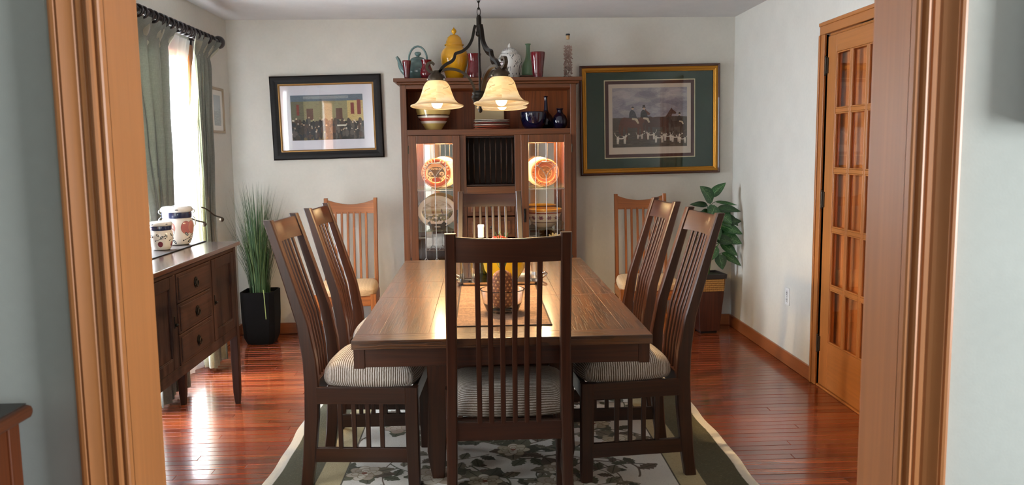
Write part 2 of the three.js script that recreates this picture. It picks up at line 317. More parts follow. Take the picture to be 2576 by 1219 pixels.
  for (const y of [1.89, 1.12, 0.26]) {
    const h = part('hinge', [cyl(0.006, 0.006, 0.09, XR - 0.004, y, DOOR.z0 + 0.008, 12), bounds(XR - 0.003, XR + 0.006, y - 0.045, y + 0.045, DOOR.z0 + 0.004, DOOR.z0 + 0.03, 0.001)], mat.bronze, d);
    part('hinge_pin', [ball(0.007, XR - 0.004, y + 0.05, DOOR.z0 + 0.008, 10), ball(0.007, XR - 0.004, y - 0.05, DOOR.z0 + 0.008, 10)], mat.bronze, h);
  }
  const dh = part('door_handle', lathe([[0.0001, 0], [0.026, 0], [0.026, 0.005], [0.009, 0.009], [0.009, 0.03], [0.024, 0.04], [0.026, 0.052], [0.014, 0.062], [0.0001, 0.063]], 28).rotateZ(PI / 2).translate(dx0, 0.98, dz1 - 0.06), mat.bronze, d);
  // wood panelling close behind the glazed door
  const wp = struct('wall_pantry'), pine = wood('#d8935a', 0.5, { map: grainSoft });
  part('wall_board', [plainBox(XR + 0.060, XR + 0.075, 0.013, DOOR.h - 0.013, DOOR.z0 + 0.013, DOOR.z1 - 0.013)], pine, wp);

  // wall outlet
  const o = thing('wall_outlet', 'white duplex electrical outlet on the right wall beside the glazed door', 'outlet', [XR, 0.453, -5.2], 0);
  part('cover_plate', bx(0.006, 0.115, 0.07, -0.003, 0, 0, 0.003), mat.white, o);
  for (const y of [-0.022, 0.022]) { const r = part('receptacle', bx(0.004, 0.034, 0.03, -0.0065, y, 0, 0.0018), M('#d9d7d2', { roughness: 0.4 }), o); part('slot', [bx(0.002, 0.012, 0.003, -0.0085, y + 0.003, -0.006, 0.0005), bx(0.002, 0.01, 0.003, -0.0085, y + 0.003, 0.006, 0.0005), bx(0.002, 0.005, 0.005, -0.0085, y - 0.009, 0, 0.0005)], mat.black, r); }
  part('screw', cyl(0.003, 0.003, 0.002, 0, 0, 0, 10).rotateZ(PI / 2).translate(-0.007, 0, 0), mat.lead, o);
}

// ================================================================== RUG AND TABLE
const RUG_TOP = 0.0128, RUG_THICK = 0.012;
{
  const RW = 2.12, RL = 3.0;
  const tex = canvasTex(1024, 1448, (c, W, H) => {
    const s = W / RW; // pixels per metre
    c.fillStyle = '#d8d2c4'; c.fillRect(0, 0, W, H);
    const e = 0.045 * s; c.fillStyle = '#514d36'; c.fillRect(e, e, W - 2 * e, H - 2 * e);
    for (let i = 0; i < 26000; i++) { c.fillStyle = ['#3f3c29', '#68634a', '#4a4733', '#5c523c'][i & 3]; c.fillRect(e + rnd() * (W - 2 * e), e + rnd() * (H - 2 * e), 3, 1.6); }
    const b = 0.225 * s; c.fillStyle = '#b0a27c'; c.fillRect(b, b, W - 2 * b, H - 2 * b);
    for (let i = 0; i < 9000; i++) { c.fillStyle = ['#a4956f', '#bcae8a', '#988a66'][i % 3]; c.fillRect(b + rnd() * (W - 2 * b), b + rnd() * (H - 2 * b), 3, 1.5); }
    const d = 0.335 * s; c.fillStyle = '#4a4636'; c.fillRect(d, d, W - 2 * d, H - 2 * d);
    const f = d + 3; c.fillStyle = '#d6d2c8'; c.fillRect(f, f, W - 2 * f, H - 2 * f);
    c.save(); c.beginPath(); c.rect(f, f, W - 2 * f, H - 2 * f); c.clip();
    const leaf = (x, y, L, a, col, col2) => { c.save(); c.translate(x, y); c.rotate(a); c.fillStyle = col; c.beginPath(); c.moveTo(0, 0); const k = 5; for (let i = 1; i <= k; i++) { const t = i / k, w = Math.sin(t * PI * 0.92) * L * 0.32; c.lineTo(L * (t - 0.08), -w * 1.15); c.lineTo(L * t, -w * 0.8); } c.lineTo(L, 0); for (let i = k; i >= 1; i--) { const t = i / k, w = Math.sin(t * PI * 0.92) * L * 0.32; c.lineTo(L * t, w * 0.8); c.lineTo(L * (t - 0.08), w * 1.15); } c.closePath(); c.fill(); c.strokeStyle = col2; c.lineWidth = 2; c.beginPath(); c.moveTo(0, 0); c.lineTo(L * 0.9, 0); c.stroke(); c.restore(); };
    const flower = (x, y, R, cols) => { for (let ring = 0; ring < 3; ring++) { const n = 7 - ring, r = R * (1 - ring * 0.3); for (let i = 0; i < n; i++) { const a = i / n * 2 * PI + ring * 0.5 + rnd() * 0.3; c.fillStyle = cols[(i + ring) % cols.length]; c.beginPath(); c.ellipse(x + Math.cos(a) * r * 0.55, y + Math.sin(a) * r * 0.55, r * 0.52, r * 0.36, a, 0, 2 * PI); c.fill(); c.strokeStyle = '#8a7a5f'; c.lineWidth = 1.4; c.stroke(); } } c.fillStyle = '#8c5a45'; c.beginPath(); c.arc(x, y, R * 0.16, 0, 2 * PI); c.fill(); };
    const greens = ['#5a5b48', '#6b6853', '#4d4c3c', '#7a715f', '#66584a'];
    for (let i = 0; i < 78; i++) { // vines
      let x = rr(f, W - f), y = rr(f, H - f), a = rnd() * 2 * PI; c.strokeStyle = greens[i % 5]; c.lineWidth = rr(2.5, 5);
      c.beginPath(); c.moveTo(x, y); const turn = rr(-0.16, 0.16), lv = [];
      for (let k = 0; k < 22; k++) { a += turn + rr(-0.12, 0.12); x += Math.cos(a) * 11; y += Math.sin(a) * 11; c.lineTo(x, y); if (k % 4 === 3) lv.push([x, y, a + (k % 8 === 3 ? 1 : -1)]); }
      c.stroke(); lv.forEach(([lx, ly, la], k) => leaf(lx, ly, rr(26, 52), la, greens[(i + k) % 5], '#3d3f2d'));
    }
    for (let i = 0; i < 24; i++) { const x = rr(f + 30, W - f - 30), y = rr(f + 30, H - f - 30); for (let k = 0; k < 5; k++) leaf(x, y, rr(50, 78), k * 1.26 + rnd(), greens[(i + k) % 5], '#3a3b2a'); flower(x, y, rr(30, 52), [['#c2b8a6', '#a89a88', '#d2cabb'], ['#b3a090', '#c9bcae', '#a08c7c'], ['#c6bda4', '#b0a68c', '#d6cfbd']][i % 3]); }
    c.restore();
    for (let i = 0; i < 30000; i++) { c.fillStyle = rnd() > 0.5 ? 'rgba(255,255,255,0.06)' : 'rgba(40,30,20,0.07)'; c.fillRect(rnd() * W, rnd() * H, 2, 2); }
  });
  const fuzz = speck.clone(); fuzz.repeat.set(14, 20); fuzz.needsUpdate = true;
  const g = new THREE.BoxGeometry(RW, RUG_THICK, RL, 30, 1, 60), p = g.attributes.position;
  for (let i = 0; i < p.count; i++) { const x = p.getX(i), z = p.getZ(i), k = Math.abs(x) / (RW / 2); p.setX(i, x + k ** 6 * 0.005 * (Math.sin(z * 7) + 0.6 * Math.sin(z * 17 + 1))); }
  g.computeVertexNormals();
  const rug = solo('area_rug', at(g, 0.10, RUG_THICK / 2 + 0.0006, -3.95), M('#ffffff', { roughness: 0.95, map: tex, bumpMap: fuzz, bumpScale: 0.002, sheen: 0.3, sheenRoughness: 0.8 }), 'floral wool rug with olive border and ivory field under the dining table', 'rug');
  // the first part of the plane's uv belongs to the top
}
const TT = 0.755; // table top height
{
  const t = thing('dining_table', 'long oak dining table with extension leaves and slatted trestle legs', 'table', [0.07, RUG_TOP, 0], 0);
  const y = (v) => v - RUG_TOP, X = 0.548, z0 = -5.05, z1 = -2.895, th = 0.034;
  const alongZ = (g) => metreUV(g, 2), alongX = (g) => metreUV(g, 0);
  const slab = (n, g) => { const m = new THREE.Mesh(g, mat.table); m.name = n; t.add(m); m.castShadow = m.receiveShadow = true; };
  const ed = [[z0, -4.655], [-4.655, -4.205], [-4.205, -3.755], [-3.755, z1]];
  for (const [a, b] of ed) {
    const e0 = a === z0, e1 = b === z1, bw = 0.10;
    const za = a + (e0 ? bw : 0), zb = b - (e1 ? bw : 0);
    // each section: boards of the field, with a breadboard strip at both ends and along both sides
    const nb = 5, fx = X - 0.09;
    for (let i = 0; i < nb; i++) { const xa = -fx + i * 2 * fx / nb, xb = xa + 2 * fx / nb; slab('board', alongZ(bounds(xa, xb, y(TT - th), y(TT), za + 0.0005, zb - 0.0005, 0.0012))); }
    for (const s of [-1, 1]) slab('side_board', alongZ(bounds(s > 0 ? fx : -X, s > 0 ? X : -fx, y(TT - th), y(TT), za + 0.0005, zb - 0.0005, 0.0012)));
    if (e0) slab('end_board', alongX(bounds(-X, X, y(TT - th), y(TT), a, za, 0.0025)));
    if (e1) slab('end_board', alongX(bounds(-X, X, y(TT - th), y(TT), zb, b, 0.0025)));
  }
  const ax = 0.53, a0 = z0 + 0.075, a1 = z1 - 0.075;
  for (const zz of [a0, a1]) part('apron', bounds(-ax + 0.02, ax - 0.02, y(0.638), y(TT - th), zz - 0.011, zz + 0.011), mat.tableFrame, t);
  for (const s of [-1, 1]) part('apron', bounds(s * ax - 0.011, s * ax + 0.011, y(0.638), y(TT - th), a0 + 0.012, a1 - 0.012), mat.tableFrame, t);
  for (const s of [-1, 1]) for (const zz of [a0, a1]) part('corner_block', bounds(s * ax - 0.021, s * ax + 0.021, y(0.634), y(TT - th), zz - 0.013, zz + 0.013), mat.tableFrame, t);
  for (const zz of [-3.46, -4.50]) {
    for (const s of [-1, 1]) { // a tapering, kicked-out leg
      const pr = [[0, 0.026, 0.0], [0.04, 0.032, 0.002], [0.12, 0.040, 0.006], [0.22, 0.042, 0.0], [0.30, 0.046, -0.006], [0.38, 0.051, -0.012], [0.638, 0.052, -0.012]];
      part('leg', loft(pr.map(([yy, h, o]) => rectRing(s * (0.276 + o) - h, s * (0.276 + o) + h, zz - 0.034, zz + 0.034, y(yy + RUG_TOP)))), mat.tableFrame, t);
    }
    part('stretcher', bounds(-0.23, 0.23, y(0.50), y(0.56), zz - 0.016, zz + 0.016), mat.tableFrame, t);
    part('stretcher', bounds(-0.23, 0.23, y(0.20), y(0.27), zz - 0.016, zz + 0.016), mat.tableFrame, t);
    for (let i = 0; i < 9; i++) { const x = -0.176 + i * 0.044; part('slat', bounds(x - 0.011, x + 0.011, y(0.265), y(0.505), zz - 0.007, zz + 0.007), mat.tableFrame, t); }
  }
  part('rail', bounds(-0.03, 0.03, y(0.62), y(0.70), -4.50, -3.46), mat.tableFrame, t);
}

// ================================================================== CHAIRS
const stripeTex = dataTex(256, 256, (u, v) => {
  const k = (v * 8) % 1, wob = (pn(u * 40, v * 64, 40, 64, 3) - 0.5) * 0.18, q = Math.abs(((k + wob + 1) % 1) - 0.5) * 2;
  const d = clamp((q - 0.38) * 6), n = 0.9 + 0.1 * pn(u * 128, v * 128, 128, 128, 6);
  return [lerp(0.50, 0.87, d) * n, lerp(0.43, 0.84, d) * n, lerp(0.36, 0.80, d) * n];
}, true);
const stripeBump = dataTex(128, 128, (u, v) => 0.5 + 0.5 * Math.sin(v * 8 * 2 * PI), false);
mat.stripe = M('#ffffff', { roughness: 0.9, map: stripeTex, bumpMap: stripeBump, bumpScale: 0.0012, sheen: 0.4, sheenRoughness: 0.6 });
const suedeTex = dataTex(256, 256, (u, v) => { const n = 0.35 * pn(u * 60, v * 60, 60, 60, 41) + 0.65 * pn(u * 6, v * 6, 6, 6, 44); return [0.72 + 0.16 * n, 0.60 + 0.15 * n, 0.45 + 0.14 * n]; }, true, [3, 3]);
mat.suede = M('#ffffff', { roughness: 0.95, map: suedeTex, sheen: 0.6, sheenRoughness: 0.6 });

// padded seat: outline half-width at front wf, at rear wr; dome height
function cushion(wf, wr, z0, z1, yb, edge, dome) {
  const half = (v) => lerp(wr, wf, v), K = 0.24, N = 28;
  const warp = (a, b) => [a * Math.sqrt(1 - K * b * b * Math.abs(a) ** 3), b * Math.sqrt(1 - K * a * a * Math.abs(b) ** 3)];
  const hb = (b) => Math.sqrt(Math.max(0, 1 - Math.abs(b) ** 3.4)), ha = (a) => Math.sqrt(Math.max(0, 1 - Math.abs(a) ** 8));
  // length of cloth from the rear edge, so that the stripes keep their width over the curve
  const S = [0]; for (let i = 1; i <= 200; i++) { const b0 = (i - 1) / 100 - 1, b1 = i / 100 - 1; S.push(S[i - 1] + Math.hypot((b1 - b0) / 2 * (z1 - z0), dome * (hb(b1) - hb(b0)))); }
  const run = (b) => { const q = clamp((b + 1) * 100, 0, 200), i = Math.min(199, Math.floor(q)); return lerp(S[i], S[i + 1], q - i); };
  const grid = (u) => { const t = u * 2 - 1; return Math.sign(t) * (1 - (1 - Math.abs(t)) ** 1.35); }; // finer near the edges
  const top = sheet((u, v) => {
    const a = grid(u), b = grid(v), [x, z] = warp(a, b), zz = lerp(z0, z1, (z + 1) / 2);
    return [x * half((z + 1) / 2), yb + edge + dome * ha(a) * hb(b), zz, x * 3.1, run(b) * 12.5];
  }, N, N);
  const ring = [], P = (a, b, e) => { const [x, z] = warp(a, b); ring.push([x * half((z + 1) / 2), lerp(z0, z1, (z + 1) / 2), run(b), e]); };
  for (let i = 0; i < N; i++) P(grid(i / N), -1, -1); for (let i = 0; i < N; i++) P(1, grid(i / N), 0);
  for (let i = 0; i < N; i++) P(grid(1 - i / N), 1, 1); for (let i = 0; i < N; i++) P(-1, grid(1 - i / N), 0);
  ring.push(ring[0]);
  const L = ring.length - 1, cz = (z0 + z1) / 2;
  const side = sheet((u, v) => { const [x, z, s, e] = ring[Math.round(u * L)], k = 1 - 0.05 * v * v; return [x * k, yb + edge * (1 - v), cz + (z - cz) * k, x * 3.1, (s + e * v * edge) * 12.5]; }, L, 4);
  const ix = top.index.array; for (let i = 0; i < ix.length; i += 3) { const q = ix[i + 1]; ix[i + 1] = ix[i + 2]; ix[i + 2] = q; } top.computeVertexNormals();
  return [top, side];
}
function missionChair() {
  const c = new THREE.Group();
  const postZ = [[0.0, -0.262, 0.050], [0.10, -0.250, 0.054], [0.30, -0.236, 0.060], [0.43, -0.232, 0.062], [0.55, -0.236, 0.058], [0.70, -0.256, 0.050], [0.91, -0.314, 0.043], [1.06, -0.356, 0.038], [1.14, -0.380, 0.036]];
  const halfW = (y) => lerp(0.236, 0.216, y / 1.14);
  const zAt = (y) => { for (let i = 0; i + 1 < postZ.length; i++) if (y <= postZ[i + 1][0]) { const t = (y - postZ[i][0]) / (postZ[i + 1][0] - postZ[i][0]); return [lerp(postZ[i][1], postZ[i + 1][1], t), lerp(postZ[i][2], postZ[i + 1][2], t)]; } return [postZ.at(-1)[1], postZ.at(-1)[2]]; };
  for (const s of [-1, 1]) part('back_post', loft(postZ.map(([y, z, d]) => { const o = s * halfW(y), i = s * (halfW(y) - 0.038); return rectRing(Math.min(o, i), Math.max(o, i), z, z + d, y, 0.005); })), mat.chair, c);
  for (const s of [-1, 1]) part('leg', loft([[0, 0.026], [0.16, 0.031], [0.30, 0.032], [0.432, 0.032]].map(([y, h]) => rectRing(s * 0.232 - 0.021, s * 0.232 + 0.021, 0.228 - h, 0.251, y, 0.004))), mat.chair, c);
  // curved crest rail
  const crest = []; const N = 14;
  for (let i = 0; i <= N; i++) {
    const u = i / N * 2 - 1, x = u * 0.182, bow = -0.026 * (1 - u * u), dip = 0.006 * (1 - u * u), y0 = 1.038, y1 = 1.128 - dip;
    const a = zAt(y0)[0] + 0.008 + bow, b = zAt(y1)[0] + 0.008 + bow;
    crest.push([[x, y0, a], [x, y1 - 0.004, b], [x, y1, b + 0.004], [x, y1, b + 0.016], [x, y1 - 0.004, b + 0.020], [x, y0, a + 0.020]]);
  }
  part('crest_rail', loft(crest, 0.5), mat.chair, c);
  for (let k = 0; k < 6; k++) {
    const x = (k - 2.5) * 0.0432, u = x / 0.182, bow = -0.026 * (1 - u * u), rings = [];
    for (const y of [0.425, 0.55, 0.70, 0.85, 0.96, 1.045]) { const z = zAt(y)[0] + 0.012 + bow * clamp((y - 0.42) / 0.6); rings.push(rectRing(x - 0.0093, x + 0.0093, z, z + 0.012, y, 0.003)); }
    part('slat', loft(rings), mat.chair, c);
  }
  part('seat_rail', bx(0.40, 0.072, 0.022, 0, 0.396, -0.208), mat.chair, c);
  part('seat_rail', bx(0.424, 0.072, 0.022, 0, 0.396, 0.235), mat.chair, c);
  for (const s of [-1, 1]) {
    part('seat_rail', bar([s * 0.222, 0.396, -0.18], [s * 0.236, 0.396, 0.205], 0.022, 0.072, [1, 0, 0]), mat.chair, c);
    part('side_stretcher', bar([s * 0.218, 0.135, -0.205], [s * 0.234, 0.135, 0.21], 0.020, 0.062, [1, 0, 0]), mat.chair, c);
    for (let k = 0; k < 4; k++) { const z = -0.084 + k * 0.059; part('spindle', bounds(s * 0.2265 - 0.008, s * 0.2265 + 0.008, 0.162, 0.364, z - 0.0095, z + 0.0095), mat.chair, c); }
  }
  const [t, sd] = cushion(0.254, 0.225, -0.178, 0.256, 0.432, 0.028, 0.082);
  part('seat_cushion', merge([t, sd]), mat.stripe, c, 'striped fabric seat pad');
  return c;
}
const chairProto = missionChair();
function putChair(x, z, turn, label, group) {
  const c = chairProto.clone(); c.name = numbered('dining_chair'); c.position.set(x, RUG_TOP, z); c.rotation.y = turn; scene.add(c);
  return tag(c, label, 'chair', group);
}
const D2R = PI / 180;
putChair(0.090, -3.106, PI, 'dark slat-back dining chair at the near end, its back to the camera');
putChair(-0.520, -3.60, PI / 2 - 2.5 * D2R, 'dark slat-back dining chair at the near left corner of the table');
putChair(-0.505, -4.31, PI / 2 - 2.5 * D2R, 'dark slat-back dining chair on the left side, second from the doorway');
putChair(0.642, -3.60, -PI / 2 + 4 * D2R, 'dark slat-back dining chair at the near right corner of the table');
putChair(0.645, -4.38, -PI / 2 + 4 * D2R, 'dark slat-back dining chair on the right side, behind the nearest right-hand one');
putChair(0.058, -5.20, 0, 'dark slat-back dining chair at the far end, facing us before the hutch');

function oakChair() {
  const c = new THREE.Group();
  const zs = [[0, -0.205, 0.034], [0.42, -0.19, 0.036], [0.75, -0.215, 0.03], [1.085, -0.26, 0.026]];
  const zAt = (y) => { for (let i = 0; i + 1 < zs.length; i++) if (y <= zs[i + 1][0]) return lerp(zs[i][1], zs[i + 1][1], (y - zs[i][0]) / (zs[i + 1][0] - zs[i][0])); return zs.at(-1)[1]; };
  for (const s of [-1, 1]) part('back_post', loft(zs.map(([y, z, d]) => rectRing(s * 0.186 - 0.014, s * 0.186 + 0.014, z, z + d, y, 0.004))), mat.oak, c);
  const pr = []; for (let i = 0; i <= 14; i++) { const u = i / 14 * 2 - 1, y1 = 1.072 - 0.036 * (1 - u * u), y0 = 0.968; pr.push([[u * 0.174, y0, zAt(y0) + 0.004 - 0.012 * (1 - u * u)], [u * 0.174, y1, zAt(y1) + 0.004 - 0.012 * (1 - u * u)], [u * 0.174, y1, zAt(y1) + 0.022 - 0.012 * (1 - u * u)], [u * 0.174, y0, zAt(y0) + 0.022 - 0.012 * (1 - u * u)]]); }
  part('crest_rail', loft(pr, 0.5), mat.oak, c);
  part('back_rail', bx(0.35, 0.03, 0.018, 0, 0.46, zAt(0.46) + 0.015), mat.oak, c);
  for (let k = 0; k < 6; k++) { const x = (k - 2.5) * 0.0455; part('slat', loft([0.46, 0.7, 0.85, 0.98].map((y) => rectRing(x - 0.0085, x + 0.0085, zAt(y) + 0.006, zAt(y) + 0.018, y, 0.002))), mat.oak, c); }
  for (const s of [-1, 1]) part('leg', loft([[0, 0.015], [0.42, 0.021]].map(([y, h]) => rectRing(s * 0.2 - h, s * 0.2 + h, 0.19 - h, 0.19 + h, y, 0.003))), mat.oak, c);
  part('apron', bx(0.36, 0.075, 0.02, 0, 0.372, 0.19), mat.oak, c); part('apron', bx(0.34, 0.075, 0.02, 0, 0.372, -0.17), mat.oak, c);
  for (const s of [-1, 1]) { part('apron', bx(0.02, 0.075, 0.34, s * 0.198, 0.372, 0.01), mat.oak, c); part('side_stretcher', bx(0.018, 0.03, 0.34, s * 0.195, 0.16, 0.0), mat.oak, c); }
  part('front_stretcher', bx(0.37, 0.03, 0.018, 0, 0.22, 0.19), mat.oak, c);
  part('seat_cushion', merge(cushion(0.232, 0.205, -0.185, 0.232, 0.41, 0.042, 0.04)), mat.suede, c, 'worn beige suede seat pad');
  return c;
}
const oakProto = oakChair();
for (const [x, z, t, label] of [[-0.985, -5.97, 0.02, 'light oak chair with beige seat against the back wall, left of the hutch'], [1.215, -5.97, -0.02, 'light oak chair with beige seat against the back wall, right of the hutch']]) {
  const c = oakProto.clone(); c.name = numbered('oak_chair'); c.position.set(x, 0, z); c.rotation.y = t; scene.add(c); tag(c, label, 'chair');
}

// ================================================================== CHINA HUTCH
// children are laid out in room coordinates, then the group is moved to the thing's base
function settle(o, x, y, z) { o.position.set(x, y, z); for (const c of o.children) c.position.sub(o.position); return o; }
const HF = -6.0, HB = ZB + 0.003, H0 = -0.575, H1 = 0.705, HTOP = 1.952;
{
  const h = thing('china_hutch', 'tall oak china hutch with leaded glass doors and open top shelf', 'cabinet');
  const w = mat.hutch, inn = mat.hutchIn;
  for (const [a, b] of [[H0, H0 + 0.022], [H1 - 0.022, H1]]) part('side_panel', bounds(a, b, 0.05, HTOP - 0.03, HB, HF - 0.018), w, h);
  part('cornice', [bounds(-0.617, 0.747, HTOP - 0.026, HTOP, HB, HF + 0.045, 0.004), bounds(-0.597, 0.727, HTOP - 0.045, HTOP - 0.025, HB, HF + 0.022, 0.008)], w, h);
  part('back_panel', bounds(H0 + 0.02, H1 - 0.02, 0.05, HTOP - 0.03, HB, HB + 0.012), inn, h);
  // face frame
  const F = (x0, x1, y0, y1, n = 'face_frame') => part(n, bounds(x0, x1, y0, y1, HF - 0.02, HF), w, h);
  F(H0, -0.530, 0.05, HTOP - 0.045); F(0.662, H1, 0.05, HTOP - 0.045); F(-0.530, -0.508, 0.52, 1.543); F(0.656, 0.662, 0.52, 1.543);
  F(-0.530, 0.662, 1.878, HTOP - 0.045); F(-0.530, 0.662, 1.543, 1.585); F(-0.508, -0.160, 1.525, 1.543); F(0.308, 0.656, 1.525, 1.543);
  F(-0.160, -0.105, 0.52, 1.543); F(0.251, 0.308, 0.52, 1.543);
  F(-0.105, 0.251, 1.108, 1.166); F(-0.105, 0.251, 1.535, 1.543);
  part('shelf_board', bounds(H0 + 0.02, H1 - 0.02, 1.558, 1.578, HB + 0.012, HF - 0.02), inn, h);
  part('top_board', bounds(H0 + 0.02, H1 - 0.02, 1.885, 1.905, HB + 0.012, HF - 0.02), inn, h);
  part('divider', bounds(-0.140, -0.122, 0.52, 1.558, HB + 0.012, HF - 0.02), inn, h);
  part('divider', bounds(0.268, 0.286, 0.52, 1.558, HB + 0.012, HF - 0.02), inn, h);
  part('bottom_board', bounds(H0 + 0.02, H1 - 0.02, 0.50, 0.52, HB + 0.012, HF - 0.02), inn, h);
  for (const [a, b] of [[H0 + 0.024, -0.142], [0.288, H1 - 0.024]]) {
    part('mirror_back', plainBox(a, b, 0.53, 1.55, HB + 0.012, HB + 0.016), mat.mirror, h, 'mirrored back');
    part('inner_side', bounds(a - 0.002, a + 0.006, 0.52, 1.556, HB + 0.016, HF - 0.021, 0.001), inn, h); part('inner_side', bounds(b - 0.006, b + 0.002, 0.52, 1.556, HB + 0.016, HF - 0.021, 0.001), inn, h);
    for (const y of [1.147, 0.833]) part('glass_shelf', bounds(a + 0.008, b - 0.008, y, y + 0.007, HB + 0.02, HF - 0.05, 0.001), M('#e6f2e8', { roughness: 0.03, transmission: 0.9, ior: 1.5 }), h);
  }
  // plate rack between the doors: rounded dark slats in a dark recess
  const rack = part('plate_rack', [bounds(-0.105, 0.251, 1.168, 1.18, -6.3, HF - 0.02), bounds(-0.105, 0.251, 1.522, 1.534, -6.3, HF - 0.022), bounds(-0.12, 0.268, 1.166, 1.536, -6.31, -6.30)], M('#2a1710', { roughness: 0.5 }), h);
  const dark = M('#2e1b12', { roughness: 0.2, clearcoat: 1, clearcoatRoughness: 0.12 });
  for (let i = 0; i < 9; i++) { const x = -0.088 + i * 0.0402; part('rack_slat', loft([0, 0.25, 0.5, 0.75, 1].map((t) => { const y = 1.178 + t * 0.346, b = Math.sin(t * PI) * 0.05; return rectRing(x - 0.005, x + 0.005, -6.10, -6.085 + b, y, 0.0035); }), 0.4), dark, rack); }
  // drawers and small doors below the rack
  for (const [y0, y1] of [[0.95, 1.10], [0.79, 0.94], [0.53, 0.78]]) {
    const d = part('drawer', [bounds(-0.102, 0.248, y0, y1, HF - 0.02, HF - 0.002), bounds(-0.07, 0.216, y0 + 0.028, y1 - 0.028, HF - 0.004, HF + 0.004, 0.004)], w, h);
    part('knob', lathe([[0.001, 0.02], [0.012, 0.018], [0.013, 0.013], [0.006, 0.008], [0.006, 0]], 16).rotateX(PI / 2).translate(0.073, (y0 + y1) / 2, HF + 0.003), mat.bronze, d);
  }
  // leaded glass doors
  for (const [x0, x1, side] of [[-0.519, -0.149, -1], [0.297, 0.667, 1]]) {
    const z0 = HF - 0.001, z1 = HF + 0.019, y0 = 0.525, y1 = 1.541, g0 = x0 + 0.054, g1 = x1 - 0.054, gy0 = 0.60, gy1 = 1.484;
    const d = part('glass_door', [bounds(x0, g0, y0, y1, z0, z1), bounds(g1, x1, y0, y1, z0, z1), bounds(g0, g1, gy1, y1, z0, z1), bounds(g0, g1, y0, gy0, z0, z1)], w, h);
    part('pane', plainBox(g0 - 0.004, g1 + 0.004, gy0 - 0.004, gy1 + 0.004, z0 + 0.008, z0 + 0.011), mat.glass, d);
    const W = g1 - g0, X = (u) => g0 + u * W, zc = z0 + 0.012, r = 0.0024, Ln = (...p) => { const out = []; for (let i = 0; i + 1 < p.length; i++) out.push(bar([...p[i], zc], [...p[i + 1], zc], 0.0046, 0.005, [0, 0, 1])); return out; };
    const yT = 1.342, yS = 1.313, yV = 1.238, cames = [
      Ln([X(0.2), gy1], [X(0.2), 0.645], [X(0.08), gy0]), Ln([X(0.2), 0.645], [X(0.32), gy0]), Ln([X(0.5), gy1], [X(0.5), yT]), Ln([X(0.8), gy1], [X(0.8), 0.645], [X(0.92), gy0]), Ln([X(0.8), 0.645], [X(0.68), gy0]),
      Ln([X(0.2), yS], [X(0.27), yS], [X(0.37), yT], [X(0.64), yT], [X(0.74), yS], [X(0.8), yS]),
      Ln([X(0.27), yS], [X(0.37), 1.29], [X(0.455), 1.26], [X(0.5), yV - 0.006]), Ln([X(0.74), yS], [X(0.64), 1.29], [X(0.545), 1.26], [X(0.5), yV - 0.006]),
      Ln([X(0.5), yV], [X(0.5), 0.645], [X(0.4), gy0]), Ln([X(0.5), 0.645], [X(0.6), gy0]), Ln([X(0), 1.142], [X(1), 1.142]), Ln([X(0.2), 0.97], [X(0.8), 0.97]), Ln([X(0), 0.795], [X(0.2), 0.795]), Ln([X(0.8), 0.795], [X(1), 0.795])];
    part('lead_came', cames.flat(2), mat.lead, d, 'silvery lead lines of the glass');
    const hx = side < 0 ? x0 - 0.004 : x1 + 0.004;
    for (const y of [1.44, 0.62]) part('hinge', cyl(0.004, 0.004, 0.06, hx, y, z1 - 0.002, 10), mat.bronze, d);
    const kx = side < 0 ? x1 - 0.024 : x0 + 0.024;
    const k = part('latch', bounds(kx - 0.009, kx + 0.009, 0.90, 1.0, z1 - 0.001, z1 + 0.004), mat.iron, d); part('pull', tube([[kx, 0.985, z1 + 0.003], [kx - side * 0.004, 0.975, z1 + 0.018], [kx, 0.94, z1 + 0.022], [kx + side * 0.004, 0.925, z1 + 0.012]], 0.004, 12, 6), mat.iron, k);
  }
  // base
  part('base_rail', bounds(-0.530, 0.662, 0.05, 0.525, HF - 0.02, HF - 0.004), w, h);
  for (const [a, b] of [[-0.515, -0.152], [-0.125, 0.255], [0.298, 0.65]]) { const d = part('base_door', [bounds(a, b, 0.09, 0.50, HF - 0.006, HF + 0.012)], w, h); part('panel', bounds(a + 0.06, b - 0.06, 0.15, 0.44, HF + 0.009, HF + 0.016, 0.004), w, d); }
  part('foot_board', bounds(H0 + 0.01, H1 - 0.01, 0.001, 0.055, HB, HF - 0.03), w, h);
  // the two small cabinet lamps inside
  for (const x of [-0.333, 0.482]) {
    const p = part('cabinet_lamp', cyl(0.034, 0.034, 0.014, x, 1.548, -6.17, 20), mat.lead, h);
    const e = part('lamp_face', cyl(0.026, 0.026, 0.006, x, 1.5395, -6.17, 20), M('#fff0c8', { emissive: new THREE.Color('#ffd58a'), emissiveIntensity: 30 }), p);
    const l = new THREE.PointLight(new THREE.Color().setRGB(1, 0.70, 0.34), 1.7); l.position.set(x, 1.525, -6.17); l.shadow.radius = 1.2; l.castShadow = true; scene.add(l);
  }
  settle(h, 0.065, 0, -6.2);
}

// ------------------------------------------------------------------ crockery inside the hutch
const disc = (R, t, bowlDepth = 0.012) => lathe([[0.0001, -bowlDepth], [R * 0.62, -bowlDepth], [R * 0.70, -bowlDepth * 0.6], [R * 0.78, -0.002], [R, 0], [R, -t], [R * 0.72, -bowlDepth - t], [0.0001, -bowlDepth - t]], 48);
// planar uv over the face of a dish that lies in x/z
function faceUV(g, R, RZ = R) { g = norm(g); const p = g.attributes.position, uv = g.attributes.uv; for (let i = 0; i < p.count; i++) uv.setXY(i, p.getX(i) / (2 * R) + 0.5, 0.5 - p.getZ(i) / (2 * RZ)); return g; }
